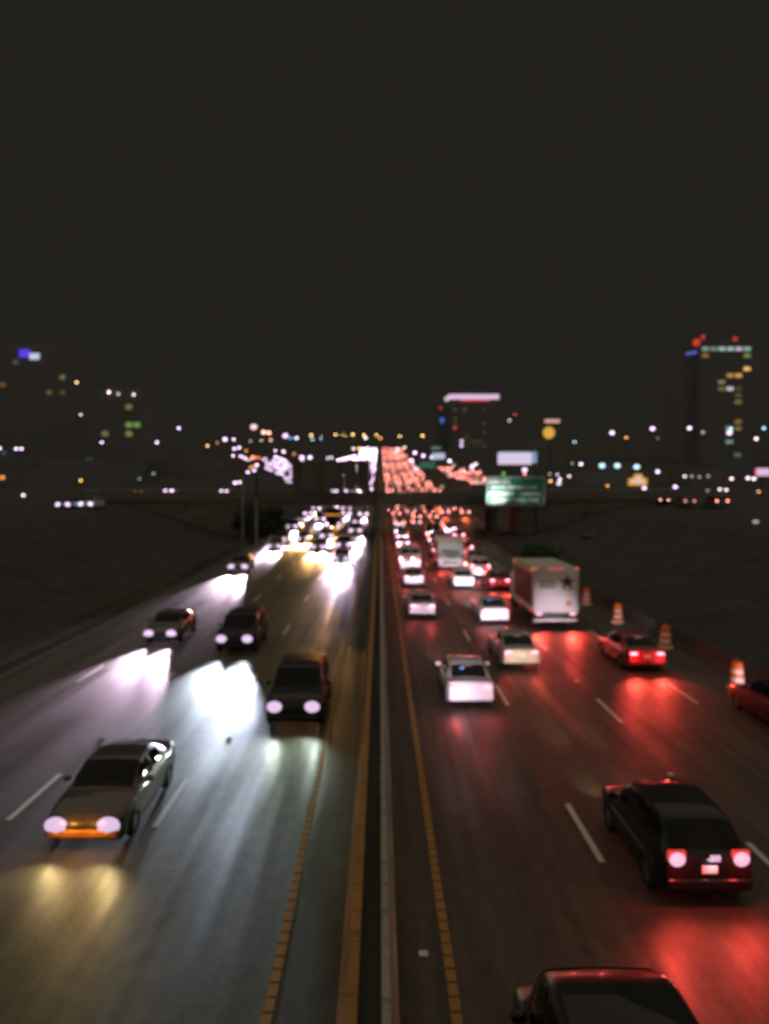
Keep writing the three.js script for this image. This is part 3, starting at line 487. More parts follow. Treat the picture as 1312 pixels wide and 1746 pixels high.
/* ------------------------------------------------------------------ traffic drums */
const drumPts = [[0, 0], [0.40, 0], [0.42, 0.03], [0.40, 0.07], [0.31, 0.09]];
const band = (y0, y1) => { const r = (y) => 0.305 - 0.085 * y; return new THREE.LatheGeometry([[r(y0) - 0.012, y0], [r(y0), y0 + 0.012], [r(y1), y1 - 0.012], [r(y1) - 0.012, y1]].map(([a, b]) => new THREE.Vector2(a, b)), 22); };
const drumTop = merged([new THREE.LatheGeometry([[0.21, 1.06], [0.17, 1.12], [0, 1.13]].map(([a, b]) => new THREE.Vector2(a, b)), 20), new THREE.TorusGeometry(0.07, 0.018, 6, 12, Math.PI).translate(0, 1.12, 0)]);
function drum(label, x, d) {
  const t = thing('traffic_drum', label, 'traffic drum', [x, prof(d), -d], rr(0, 3), 'orange drums along the right shoulder');
  part(t, 'base', new THREE.LatheGeometry(drumPts.map(([a, b]) => new THREE.Vector2(a, b)), 20), M.reflective);
  [[0.08, 0.3, 0], [0.3, 0.46, 1], [0.46, 0.64, 0], [0.64, 0.78, 1], [0.78, 1.07, 0]].forEach(([a, b, w]) => part(t, 'band', band(a, b), w ? M.reflective : M.orange));
  part(t, 'handle', drumTop, M.orange);
}
drum('orange and white striped traffic drum nearest, by the parked car at right', 14.5, 31); drum('orange and white traffic drum right of the low red car', 14.55, 39);
drum('orange traffic drum behind the low red car, third from the right', 14.4, 46.4); drum('small orange traffic drum right beside the tall box truck', 14.4, 53.5);

/* ------------------------------------------------------------------ overpass */
{
  const t = thing('overpass', 'dark concrete overpass crossing the whole motorway', 'bridge', [0, 1.4, -115]);
  part(t, 'deck', box(90, 0.4, 11, 0, 5.5, -5.5), M.concreteMid);
  for (let k = 0; k < 5; k++) part(t, 'girder', box(90, 0.9, 0.4, 0, 4.86, -0.6 - k * 2.45), M.concreteMid);
  for (let k = 0; k < 15; k++) part(t, 'parapet_panel', rbox(5.95, 0.9, 0.26, -42 + k * 6, 6.12, -0.14, 0.03, 1), M.concreteMid);
  part(t, 'parapet', box(90, 0.9, 0.26, 0, 6.12, -10.85), M.concreteMid);
  part(t, 'railing', merged([tube([[-45, 6.85, -0.1], [0, 6.85, -0.1], [45, 6.85, -0.1]], 0.04, 4), ...Array.from({ length: 45 }, (_, i) => box(0.05, 0.3, 0.05, -44 + i * 2, 6.7, -0.1))]), M.steel);
  for (const x of [-0.2, -19.4, 17.4]) { part(t, 'cap_beam', rbox(0.9, 0.6, 10, x, 4.12, -5.5, 0.05, 1), M.concreteMid); for (const z of [-1.6, -5.5, -9.4]) part(t, 'column', cyl(0.36, 0.36, 4.6, 14, x, 1.6, z), M.concreteMid); }
  for (const s of [-1, 1]) part(t, 'abutment', box(24, 6, 10, s * 33, 2.3, -5.5), M.concreteMid);
}
{ // overhead sign for the oncoming side, seen from behind
  const t = thing('overhead_sign', 'large dark rectangular sign seen from behind above the overpass', 'road sign', [-7.2, 1.2, -113]), W = 11.5, H = 4.3, y = 9.15;
  for (let k = 0; k < 6; k++) part(t, 'panel', rbox(W / 6 - 0.03, H, 0.06, -W / 2 + (k + 0.5) * W / 6, y, 0, 0.01, 1), M.signBack);
  for (let k = 0; k < 4; k++) part(t, 'brace', box(W, 0.1, 0.1, 0, y - 1.7 + k * 1.13, 0.09), M.signBack);
  for (const x of [-4.6, -1.5, 1.5, 4.6]) part(t, 'bracket', box(0.16, H + 0.2, 0.16, x, y, 0.22), M.darkSteel);
  const tr = []; for (const yy of [8.4, 9.6]) tr.push(box(17.6, 0.14, 0.14, -2.2, yy, -0.5)); for (let i = 0; i < 11; i++) tr.push(new THREE.CylinderGeometry(0.045, 0.045, 1.9, 6).rotateZ(i % 2 ? 0.9 : -0.9).translate(-10.2 + i * 1.6, 9, -0.5));
  part(t, 'truss', merged(tr), M.darkSteel); part(t, 'post', cyl(0.2, 0.28, 10, 14, -10.9, 4.9, -0.5), M.darkSteel); part(t, 'post', cyl(0.2, 0.25, 10, 12, 6.6, 4.9, -0.5), M.darkSteel);
}
{ // green guide sign
  const t = thing('guide_sign', 'large green motorway sign with a glaring left part right of the overpass', 'road sign', [19.4, 1.1, -110]), W = 8.5, H = 4.15, y = 6.95;
  const tx = [];
  for (let k = 0; k < 8; k++) part(t, 'panel', rbox(W / 8 - 0.015, H, 0.05, -W / 2 + (k + 0.5) * W / 8, y, 0, 0.008, 1), M.signGreen);
  // worn lettering that cannot be read from here: rows of short pale strokes
  for (const [yy, x0, x1, h] of [[1.35, -3.7, -0.8, 0.52], [0.55, -3.5, 3.2, 0.38], [-0.35, -3.6, -0.3, 0.52], [-0.4, 0.8, 3.5, 0.35], [-1.3, -3.2, 3.4, 0.35]])
    for (let x = x0; x < x1; x += rr(0.32, 0.5)) tx.push(rbox(rr(0.14, 0.34), h * rr(0.8, 1.1), 0.02, x, y + yy, 0.045, 0.04, 1));
  part(t, 'legend', merged(tx), M.signWhite, null, 'stuff');
  part(t, 'border', merged([box(W - 0.2, 0.08, 0.02, 0, y + H / 2 - 0.12, 0.04), box(W - 0.2, 0.08, 0.02, 0, y - H / 2 + 0.12, 0.04), box(0.08, H - 0.3, 0.02, -W / 2 + 0.12, y, 0.04), box(0.08, H - 0.3, 0.02, W / 2 - 0.12, y, 0.04)]), M.signWhite);
  for (const x of [-3.2, 3.1]) part(t, 'post', cyl(0.16, 0.2, 9, 12, x, 5.2, -0.4), M.darkSteel);
  part(t, 'catwalk', box(W, 0.1, 0.8, 0, y - H / 2 - 0.4, 1.2), M.darkSteel);
  for (const [x, I] of [[-3.3, 100], [-2.3, 70], [1.2, 6], [3.4, 4]]) { part(t, 'sign_lamp', rbox(0.5, 0.12, 0.2, x, y - H / 2 - 0.22, 1.6, 0.03), M.darkSteel); spot(t, [1, 0.85, 0.95], I, [x, y - H / 2 - 0.05, 1.6], [x, y + 0.4, 0], 0.95, 1, 6); }
}

/* ------------------------------------------------------------------ buildings */
const WIN = new THREE.BoxGeometry(1, 1, 1);
function building(name, label, px0, px1, top, d, depth, o = {}) {
  const a = at(px0, top, d), b = at(px1, top, d), W = b.x - a.x, H0 = Math.min(ground(a.x, a.z), ground(b.x, a.z)) - 3, H = a.y - H0, cx = (a.x + b.x) / 2;
  const t = thing(name, label, 'building', [cx, H0, a.z - depth / 2]);
  part(t, 'wall', box(W, H, depth, 0, H / 2, 0), o.mat ?? M.wall);
  part(t, 'roof', box(W + 0.1, 0.4, depth + 0.1, 0, H + 0.2, 0), o.mat ?? M.wall);
  part(t, 'plant_room', box(W * 0.35, 3, depth * 0.4, W * 0.1, H + 1.9, 0), o.mat ?? M.wall);
  const fl = o.floor ?? 3.7, nf = Math.floor((H - 6) / fl), nc = Math.max(3, Math.floor(W / (o.bay ?? 3.2))), bw = W / nc;
  const lit = new Map(); for (const [px, py, c, k, wide] of o.lit ?? []) { const p = at(px, py, d), i = Math.round((p.x - cx + W / 2) / bw - 0.5), j = Math.round((H - 1.6 - (p.y - H0)) / fl - 0.3); for (let q = 0; q < (wide ?? 1); q++) lit.set((i + q) + ',' + j, [c, k]); }
  let count = 0;
  for (let j = 0; j < nf && count < 290; j++) for (let i = 0; i < nc; i++) {
    const L = lit.get(i + ',' + j); count++;
    const m = part(t, 'window', WIN, L ? glow(L[0], L[1]) : M.pane, [-W / 2 + (i + 0.5) * bw, H - 1.6 - j * fl - fl * 0.5, depth / 2 + 0.03]); m.scale.set(bw * 0.78, fl * 0.55, 0.08);
    if (L) lit.delete(i + ',' + j);
  }
  for (let j = 0; j < nf; j++) part(t, 'floor_band', box(W + 0.12, 0.25, 0.2, 0, H - 1.6 - j * fl - fl * 0.06, depth / 2 + 0.06), o.mat ?? M.wall);
  return { t, W, H, H0, cx, z: depth / 2, put: (px, py) => { const p = at(px, py, d); return [p.x - cx, p.y - H0, depth / 2]; } };
}
const OLIVE = [0.12, 0.12, 0.045], PALE = [0.55, 0.45, 0.5], MINT = [0.16, 0.26, 0.22], GOLD = [0.5, 0.26, 0.06];
{
  const b = building('office_tower', 'dark office tower at far left with a blue and white sign on top', -70, 112, 592, 380, 30, { lit: [[24, 620, OLIVE, 0.6], [10, 652, [0.16, 0.07, 0.02], 1], [110, 646, OLIVE, 1.2], [90, 668, OLIVE, 0.8], [106, 670, OLIVE, 0.5], [10, 775, MINT, 0.3]] });
  const q = b.put(43, 603), r = b.put(60, 608);
  part(b.t, 'blue_sign', rbox(5.2, 4, 0.5, q[0], q[1], q[2] + 0.6, 0.6, 3), glow([0.10, 0.045, 0.75])); part(b.t, 'white_sign', rbox(4.8, 3, 0.5, r[0], r[1], r[2] + 0.6, 0.6, 3), glow([0.55, 0.6, 0.8]));
}
{
  const b = building('office_block', 'lower dark office block with a few olive windows left of centre', 118, 240, 664, 320, 26, { mat: M.wall2, lit: [[173, 661, OLIVE, 0.7], [222, 692, OLIVE, 1.2], [222, 715, [0.1, 0.2, 0.05], 1.4], [229, 719, [0.1, 0.2, 0.05], 1.4], [223, 737, [0.18, 0.13, 0.05], 1.3], [178, 733, OLIVE, 1.3], [244, 770, MINT, 0.4], [150, 788, MINT, 0.25]] });
  for (const [px, py, k] of [[187, 669, 14], [203, 672, 4], [229, 673, 8]]) { const q = b.put(px, py); part(b.t, 'wall_lamp', new THREE.SphereGeometry(0.35, 10, 8), glow([0.74, 0.5, 0.5], k), [q[0], q[1], q[2] + 0.6]); }
}
{
  const rows = []; for (const [py, x0, x1, k] of [[697, 777, 778, 0.8], [697, 791, 792, 1.6], [697, 811, 829, 0.5], [711, 776, 778, 1], [718, 776, 778, 0.9], [719, 826, 827, 0.6], [732, 826, 827, 0.6], [744, 783, 821, 0.8], [754, 795, 824, 0.5], [762, 800, 828, 0.5], [771, 795, 824, 0.45], [779, 806, 826, 0.3]]) for (let x = x0; x <= x1; x += 4) if (x1 - x0 < 5 || rnd() < 0.55) rows.push([x, py, OLIVE, k * rr(0.4, 1)]);
  const b = building('hotel_tower', 'tower in the centre with a glowing white roof edge', 768, 846, 684, 640, 34, { lit: [...rows, [778, 730, [0.7, 0.05, 0.03], 1.4], [788, 753, LAV, 2], [785, 761, LAV, 2.4], [787, 771, LAV, 2], [783, 779, LAV, 2]], floor: 3.7, bay: 2.6 });
  const c = b.put(808, 678); part(b.t, 'roof_light', rbox(42, 4.2, 1, c[0], c[1] + 0.6, c[2] + 1, 0.6, 2), glow([0.76, 0.52, 0.74])); const e = b.put(764, 680);
  part(b.t, 'roof_light', rbox(5.6, 3.6, 1, 0, 0, 0, 0.6, 2).rotateZ(0.55), glow([0.76, 0.52, 0.74]), [e[0], e[1] + 0.4, e[2] + 1]);
  const r = b.put(810, 683); part(b.t, 'red_strip', rbox(24, 1.6, 0.8, r[0], r[1], r[2] + 1.2, 0.3), glow([0.62, 0.05, 0.05]));
}
{
  const b = building('annex_tower', 'narrow dark tower with a blue lamp touching the left of the lit-roof tower', 744, 766, 694, 660, 20, { mat: M.wall2, bay: 2.6 });
  const q = b.put(754, 717), r = b.put(752, 696); part(b.t, 'blue_lamp', rbox(3.2, 4.2, 0.8, q[0], q[1], q[2] + 0.6, 0.8, 2), glow([0.06, 0.13, 0.6])); part(b.t, 'beacon', new THREE.SphereGeometry(1.1, 10, 8), glow([0.7, 0.06, 0.04]), [r[0], r[1], r[2] + 0.4]);
}
{
  const b = building('high_rise', 'tall dark high-rise at right with scattered lit windows and red roof beacons', 1196, 1296, 584, 420, 34, { bay: 4.5, floor: 3.6, lit: [[1206, 591, MINT, 1.2, 2], [1215, 587, MINT, 1], [1232, 591, MINT, 2, 1], [1246, 591, MINT, 2, 1], [1265, 587, PALE, 1], [1279, 591, MINT, 1.6], [1277, 602, OLIVE, 1.8], [1206, 604, GOLD, 0.5], [1276, 625, [0.85, 0.5, 0.12], 1.1], [1243, 642, GOLD, 1], [1259, 642, GOLD, 1.4], [1226, 654, OLIVE, 1.6], [1226, 665, OLIVE, 1.1], [1242, 665, PALE, 1.1], [1258, 657, OLIVE, 0.5], [1258, 671, OLIVE, 0.6], [1257, 683, OLIVE, 1.2], [1257, 713, GOLD, 0.5], [1263, 724, OLIVE, 1.3], [1260, 769, MINT, 0.5], [1244, 731, MINT, 1.6], [1237, 752, MINT, 1.2]] });
  for (const [px, py, s] of [[1188, 584, 1.9], [1199, 575, 1.1], [1254, 578, 1.1]]) { const q = b.put(px, py); part(b.t, 'beacon', new THREE.SphereGeometry(s, 12, 8), glow([0.66, 0.04, 0.025]), [q[0], q[1], q[2]]); }
  const q = b.put(1179, 602); part(b.t, 'blue_sign', rbox(6, 1.4, 0.6, 0, 0, 0, 0.4, 2).rotateZ(0.2), glow([0.09, 0.12, 0.6]), [q[0], q[1], q[2] + 0.3]);
  part(b.t, 'side_wing', box(9, b.H - 6, 20, -b.W / 2 - 4.5, (b.H - 6) / 2, -2), M.wall);
  for (const [px, py] of [[1188, 584]]) { const w = b.put(px, py); part(b.t, 'mast', cyl(0.25, 0.3, 9, 8, w[0], w[1] - 5, w[2] - 0.3), M.darkSteel); }
}
for (const [nm, label, a, b, top, d, dep, m] of [['low_building', 'long low dark building behind the three cyan lamps', 1000, 1110, 806, 250, 18, 'wall'], ['low_building', 'low dark building with a lit front at the right edge', 1180, 1330, 802, 240, 20, 'wall2'], ['low_building', 'low dark building behind the left side road', -40, 210, 800, 260, 20, 'wall'], ['low_building', 'flat dark building between the left block and the hillside lights', 250, 372, 790, 330, 20, 'wall2'], ['low_building', 'dark building below the round amber sign', 860, 965, 760, 420, 20, 'wall']])
  building(nm, label, a, b, top, d, dep, { mat: M[m] });

/* ------------------------------------------------------------------ lit signs */
function poleSign(name, label, px, py, w, h, d, c, k, shape) {
  const p = at(px, py, d), W = w * d / FOC, H = h * d / FOC, g0 = ground(p.x, p.z), t = thing(name, label, 'sign', [p.x, g0, p.z]), y = p.y - g0;
  if (shape === 'round') { part(t, 'sign_face', new THREE.CylinderGeometry(W / 2, W / 2, 0.5, 28).rotateX(Math.PI / 2).translate(0, y, 0.2), glow(c, k)); part(t, 'frame', new THREE.TorusGeometry(W / 2 + 0.05, 0.15, 8, 28).translate(0, y, 0.2), M.darkSteel); }
  else if (shape === 'stepped') { const s = new THREE.Shape(); for (const [i, [x, yy]] of [[-0.5, -0.5], [0.5, -0.5], [0.5, 0.08], [0.26, 0.16], [0.2, 0.5], [-0.16, 0.5], [-0.2, 0.16], [-0.5, 0.06]].entries()) s[i ? 'lineTo' : 'moveTo'](x * W, yy * H); part(t, 'frame', new THREE.ExtrudeGeometry(s, { depth: 0.5, bevelEnabled: true, bevelSize: 0.12, bevelThickness: 0.1, bevelSegments: 2 }).translate(0, y, -0.4), glow([0.75, 0.36, 0.04])); part(t, 'sign_face', new THREE.ExtrudeGeometry(s, { depth: 0.1, bevelEnabled: false }).scale(0.74, 0.74, 1).translate(0, y, 0.22), glow(c, k)); }
  else { part(t, 'sign_face', rbox(W, H, 0.5, 0, y, 0.1, 0.3, 2), glow(c, k)); part(t, 'frame', box(W + 0.3, H + 0.3, 0.35, 0, y, -0.1), M.darkSteel); }
  if (y - H / 2 > 0.5) for (const x of W > 8 ? [-W / 4, W / 4] : [0]) part(t, 'post', cyl(0.2, 0.26, y - H / 2, 10, x, (y - H / 2) / 2, -0.2), M.darkSteel);
  return { t, y, W, H };
}
{ const s = poleSign('billboard', 'bright bluish-white lit billboard above the green sign', 878, 782, 58, 20, 330, [0.70, 0.58, 0.76], 1); part(s.t, 'blue_edge', rbox(2.4, s.H * 0.96, 0.3, s.W / 2 + 1.0, s.y + 0.5, 0.1, 0.2), glow([0.2, 0.32, 0.42])); part(s.t, 'blue_edge', rbox(s.W * 0.9, 0.5, 0.3, 0, s.y + s.H / 2 + 0.2, 0.1, 0.2), glow([0.22, 0.36, 0.4])); }
poleSign('round_sign', 'round amber glowing sign in front of the dark building, right of centre', 936, 738, 20, 20, 400, [0.72, 0.38, 0.05], 1, 'round');
poleSign('strip_sign', 'short warm white lit strip above the round amber sign', 942, 718, 26, 6, 402, [0.66, 0.42, 0.32], 1);
poleSign('shop_sign', 'yellow stepped shop sign glowing under the cyan lamps', 1088, 818, 30, 18, 236, [0.74, 0.5, 0.42], 1, 'stepped');
{ const s = poleSign('shop_sign', 'red, white and blue lit sign at the right edge', 1302, 805, 26, 13, 232, [0.75, 0.5, 0.74], 1); part(s.t, 'red_edge', rbox(0.5, s.H, 0.5, -s.W / 2 - 0.1, s.y, 0.15, 0.2), glow([0.75, 0.06, 0.06])); part(s.t, 'blue_edge', rbox(0.7, s.H, 0.6, s.W / 2 - 0.3, s.y, 0.15, 0.2), glow([0.1, 0.08, 0.7])); }
poleSign('lit_panel', 'cyan and white lit panel left of the lit-roof tower', 748, 778, 22, 11, 470, [0.50, 0.52, 0.68], 1);
poleSign('dim_panel', 'dim teal panel just above the cyan and white panel', 744, 764, 16, 4, 472, [0.12, 0.22, 0.2], 1);
poleSign('far_guide_sign', 'small dark teal road sign above the red queue beyond the overpass', 729, 793, 26, 11, 300, [0.03, 0.10, 0.075], 1);

/* ------------------------------------------------------------------ lamps */
const headGeo = rbox(0.5, 0.16, 0.9, 0, 0.12, 0.05, 0.06, 2), lensGeo = new THREE.SphereGeometry(1, 14, 10);
function lamp(px, py, r, c, label, d, o = {}) {   // r: how wide its glow is in the photograph
  const p = at(px, py, d), g0 = ground(p.x, p.z); let h = p.y - g0;
  if (h < 2.2) { const q = hit(px, py + 3); if (!q) return; d = -q[2]; const p2 = at(px, py, d); p.copy(p2); h = Math.max(0.8, p.y - ground(p.x, p.z)); }
  const t = thing(o.name ?? 'street_lamp', label, o.category ?? 'street lamp', [p.x, p.y - h, p.z], 0, o.group), R = clamp((r - 6.5) * d / FOC * 0.5, 0.25, 1.5);
  part(t, 'pole', cyl(0.07, 0.13, h, 8, 0, h / 2 + 0.1, -0.5), M.darkSteel);
  part(t, 'arm', tube([[0, h - 0.3, -0.5], [0, h + 0.15, -0.35], [0, h + 0.2, 0]], 0.05, 6, 6), M.darkSteel);
  part(t, 'lamp_head', headGeo, M.darkSteel, [0, h + R * 0.3, 0]);
  const m = part(t, 'lamp', lensGeo, glow(c, clamp(0.9 + 22 / (Math.PI * R * R * px2(d)) * clamp((r - 4) / 6, 0.2, 1.2), 0.9, 40)), [0, h, 0]); m.scale.set(R * 1.15, R * 0.9, R);
  return t;
}
const Y = [0.8, 0.5, 0.14], BL = [0.1, 0.3, 0.72], W1 = LAV, CR = [0.76, 0.52, 0.5], TQ = [0.25, 0.5, 0.6];
const skyline = 'row of lamps along the hill crest';
for (const [x, y, r, c, s] of [[531, 742, 9, Y], [548, 744, 7, Y], [573, 741, 8, Y], [583, 741, 7, Y], [589, 743, 7, Y], [602, 741, 9, Y], [621, 742, 9, Y], [642, 742, 8, Y], [649, 747, 8, AMBER], [682, 744, 8, Y], [721, 743, 9, Y]])
  lamp(x, y, r, c, 'small amber lamp in the row along the hill crest', 880, { group: skyline });
for (const [x, y, r, c, s, d] of [
  [433, 728, 16, [0.78, 0.50, 0.46], 'large round pinkish lamp, highest one left of centre', 420], [450, 737, 13, [0.78, 0.48, 0.36], 'broad warm lamp right below the highest left lamp', 420], [459, 738, 12, [0.78, 0.44, 0.3], 'warm lamp touching the broad one at its right, below the highest left lamp', 422],
  [487, 743, 15, W1, 'round white lamp left of a small blue lamp', 520], [496, 747, 8, BL, 'small blue lamp beside a round white lamp', 525], [506, 747, 10, [0.6, 0.55, 0.7], 'pale lamp right of the small blue lamp', 530], [533, 749, 8, TQ, 'turquoise lamp right under an amber crest lamp', 700], [547, 749, 7, BL, 'tiny blue lamp under the second amber crest lamp', 700], [624, 747, 9, [0.6, 0.6, 0.7], 'bluish white lamp under the amber crest lamps, near the road', 700],
  [354, 760, 8, [0.78, 0.48, 0.22], 'warm lamp alone, far left of the hillside lights', 330], [371, 755, 5, WARM, 'faint warm lamp right of the lone warm lamp', 340], [384, 749, 12, W1, 'white lamp, left one of a pair above the hillside lights', 340], [399, 749, 9, W1, 'white lamp, right one of a pair above the hillside lights', 345], [427, 752, 8, [0.25, 0.22, 0.22], 'dim grey lamp right of the white pair', 400], [446, 751, 7, [0.5, 0.34, 0.34], 'dim pinkish lamp under the broad warm lamp', 420], [462, 750, 9, [0.6, 0.28, 0.16], 'reddish lamp under the broad warm lamp', 425],
  [400, 765, 10, W1, 'white lamp, left half of a bright pair on the left hillside', 330], [408, 763, 10, W1, 'white lamp, right half of a bright pair on the left hillside', 332], [420, 768, 6, AMBER, 'tiny amber lamp right of a bright pair', 335], [470, 768, 8, W1, 'small white lamp over the hillside cars', 430], [484, 770, 10, [0.78, 0.55, 0.6], 'tall warm white lamp over the hillside cars', 430], [398, 777, 9, W1, 'white lamp at the left rim of the hillside lights', 320], [411, 778, 10, W1, 'white lamp second from the left rim of the hillside lights', 322], [418, 781, 10, W1, 'white lamp third from the left rim of the hillside lights', 324], [425, 784, 8, CR, 'pinkish lamp under a red lamp on the left hillside', 326], [432, 780, 12, [0.8, 0.25, 0.12], 'orange-red lamp on the left hillside', 328], [441, 780, 8, [0.8, 0.16, 0.06], 'small red lamp right of the orange-red lamp', 330], [429, 796, 8, AMBER, 'amber lamp low on the left hillside', 300], [438, 793, 11, W1, 'white lamp right of the low amber lamp', 300], [423, 805, 10, W1, 'white lamp, lower left of the hillside lights', 290], [434, 802, 10, W1, 'white lamp right of the lower left one', 292],
  [401, 823, 11, W1, 'white lamp above the left end of the overpass, left of two', 200], [409, 822, 10, W1, 'white lamp above the left end of the overpass, right of two', 201],
  [515, 780, 13, W1, 'large white lamp above the left part of the dark sign', 300], [516, 786, 11, [0.65, 0.58, 0.75], 'bluish white lamp close under the large one at the dark sign', 300], [529, 780, 12, [0.6, 0.6, 0.75], 'bluish lamp over the dark sign', 304], [502, 787, 9, BL, 'blue lamp at the left corner of the dark sign', 306], [502, 774, 6, AMBER, 'tiny amber lamp left of the large white lamp', 310], [559, 781, 7, W1, 'tiny white lamp over the middle of the dark sign', 320], [566, 780, 8, [0.65, 0.55, 0.65], 'small lamp right of the tiny white one over the dark sign', 320], [580, 786, 11, W1, 'white lamp over the right part of the dark sign, left of three', 320], [588, 783, 13, W1, 'white lamp over the right part of the dark sign, middle of three', 322], [598, 780, 12, W1, 'white lamp over the right part of the dark sign, right of three', 324], [603, 765, 9, CR, 'warm lamp, left of two above the white glare', 520], [613, 765, 10, Y, 'yellow lamp, right of two above the white glare', 524],
  [678, 766, 10, W1, 'white lamp over the red queue, left of two', 560], [690, 763, 9, [0.78, 0.5, 0.4], 'warm lamp over the red queue, right of two', 564], [708, 772, 11, W1, 'white lamp upper right of the red queue', 500], [722, 777, 11, [0.7, 0.45, 0.78], 'lilac lamp between the red queue and the lit panel', 480], [702, 785, 11, W1, 'white lamp low over the red queue', 420], [737, 780, 11, W1, 'white lamp touching the left of the cyan panel', 466], [709, 799, 11, [0.08, 0.45, 0.6], 'round turquoise lamp under the small teal road sign', 300], [675, 773, 9, [0.1, 0.4, 0.22], 'green traffic lamp over the red queue', 540],
  [767, 786, 11, [0.6, 0.6, 0.75], 'bluish white lamp, upper of two below the lit-roof tower', 440], [773, 792, 11, W1, 'white lamp, lower of two below the lit-roof tower', 436], [806, 795, 12, W1, 'white lamp above the ramp traffic', 400], [812, 791, 10, CR, 'pinkish lamp right of the white one above the ramp traffic', 402], [786, 805, 10, W1, 'white lamp amid the ramp traffic, left of two', 380], [799, 805, 10, W1, 'white lamp amid the ramp traffic, right of two', 382], [821, 813, 8, [0.8, 0.4, 0.05], 'orange lamp at the right end of the ramp', 350], [754, 830, 8, [0.3, 0.26, 0.1], 'dim amber lamp on the overpass right of the road', 176],
  [869, 717, 8, [0.6, 0.42, 0.38], 'pale warm lamp high right of the lit-roof tower', 600], [879, 707, 6, [0.6, 0.05, 0.03], 'small red lamp high right of the lit-roof tower', 605], [895, 801, 14, W1, 'large white lamp over the green sign', 220], [895, 808, 9, [0.8, 0.3, 0.2], 'reddish lamp right under the large white lamp', 220], [859, 807, 7, [0.08, 0.45, 0.06], 'green traffic lamp above the green sign', 240], [938, 808, 7, [0.3, 0.28, 0.28], 'dim lamp right of the green sign, left of two', 250], [951, 809, 8, [0.4, 0.36, 0.38], 'dim lamp right of the green sign, right of two', 252], [939, 820, 10, [0.7, 0.36, 0.1], 'orange lamp at the right rim of the green sign', 210], [955, 817, 10, W1, 'white lamp, upper one beside the green sign', 205], [953, 824, 13, [0.72, 0.58, 0.76], 'white lamp, lower one beside the green sign', 206],
  [980, 754, 8, TQ, 'turquoise lamp right of the round amber sign', 400], [991, 791, 11, W1, 'white lamp left of the three cyan lamps', 260], [976, 790, 7, [0.2, 0.2, 0.08], 'faint olive lamp left of the white lamp by the cyan ones', 262], [1027, 794, 15, [0.45, 0.66, 0.82], 'left one of the three cyan lamps', 240], [1053, 794, 15, [0.45, 0.66, 0.82], 'middle one of the three cyan lamps', 240], [1086, 796, 15, [0.45, 0.66, 0.82], 'right one of the three cyan lamps, above the yellow sign', 240],
  [1044, 738, 13, W1, 'white lamp highest above the cyan lamps', 330], [1068, 746, 8, [0.75, 0.32, 0.06], 'small orange lamp right of the highest white lamp', 340], [1113, 731, 13, W1, 'white lamp midway between the cyan lamps and the high-rise', 330], [1122, 747, 7, [0.1, 0.1, 0.06], 'very faint lamp under the midway white lamp', 330], [1176, 730, 12, W1, 'white lamp just left of the high-rise', 330], [1199, 737, 8, [0.35, 0.28, 0.3], 'dim lamp before the left part of the high-rise', 330], [1244, 738, 14, W1, 'large white lamp before the middle of the high-rise', 330], [1247, 731, 9, TQ, 'turquoise lamp on top of the large white lamp', 331], [1303, 730, 10, TQ, 'turquoise lamp at the right edge', 330], [1290, 748, 11, [0.76, 0.52, 0.55], 'pinkish lamp near the right edge', 320],
  [1122, 804, 12, W1, 'white lamp right of the yellow sign', 230], [971, 812, 9, CR, 'warm lamp right of the white pair beside the green sign', 220], [990, 821, 11, [0.7, 0.55, 0.68], 'pale lamp, left part of a long white glow', 215], [1004, 824, 12, W1, 'white lamp, right part of a long white glow', 215], [1036, 828, 8, [0.75, 0.3, 0.05], 'orange lamp low left of the yellow sign', 200], [1099, 832, 12, W1, 'white lamp under the yellow sign', 205], [1152, 830, 12, W1, 'white lamp over the right side road', 205], [1168, 812, 10, [0.55, 0.5, 0.55], 'lamp on the right low building, left of a row of four', 234], [1180, 812, 7, [0.25, 0.25, 0.25], 'dim lamp, second of a row on the right low building', 234], [1193, 813, 8, [0.2, 0.18, 0.16], 'dim lamp, third of a row on the right low building', 234], [1208, 812, 8, [0.2, 0.2, 0.16], 'dim lamp, fourth of a row on the right low building', 234], [1248, 816, 11, [0.7, 0.5, 0.62], 'pale lamp on the right low building', 230], [1276, 815, 12, [0.7, 0.52, 0.66], 'broad pale lamp under the red and blue sign', 228], [1286, 816, 12, [0.7, 0.52, 0.66], 'pale lamp right of the broad one under the red and blue sign', 228], [1228, 834, 11, [0.6, 0.45, 0.55], 'pale lamp, left of two low before the right building', 215], [1239, 835, 11, [0.6, 0.42, 0.5], 'pale lamp, right of two low before the right building', 215], [1294, 838, 10, [0.4, 0.22, 0.08], 'dull amber lamp low at the right edge', 210], [1207, 836, 8, [0.16, 0.15, 0.1], 'faint lamp low before the right building', 214], [1289, 889, 6, [0.4, 0.34, 0.36], 'tiny pale lamp on the right embankment', 120],
  [131, 652, 9, [0.78, 0.52, 0.2], 'warm yellow lamp high between the two left towers', 300], [138, 707, 8, [0.55, 0.42, 0.42], 'pale lamp before the lower left block', 290], [174, 754, 9, W1, 'white lamp at the foot of the lower left block', 260], [268, 754, 10, W1, 'white lamp right of the lower left block', 260], [305, 730, 10, W1, 'white lamp standing tallest between the left block and the hillside', 270], [28, 765, 10, W1, 'white lamp at far left, left of a touching pair', 230], [37, 765, 10, W1, 'white lamp at far left, right of a touching pair', 230], [0, 764, 9, W1, 'white lamp cut by the left edge', 230], [138, 819, 9, [0.82, 0.4, 0.08], 'orange lamp above the far left cars', 200], [40, 844, 10, W1, 'white lamp low at far left', 160], [4, 814, 14, [0.5, 0.17, 0.03], 'orange lamp at the left edge', 200], [262, 807, 7, MINT, 'faint mint lamp above the lone bright car', 240], [238, 816, 6, MINT, 'very faint mint lamp left of the lone bright car', 240],
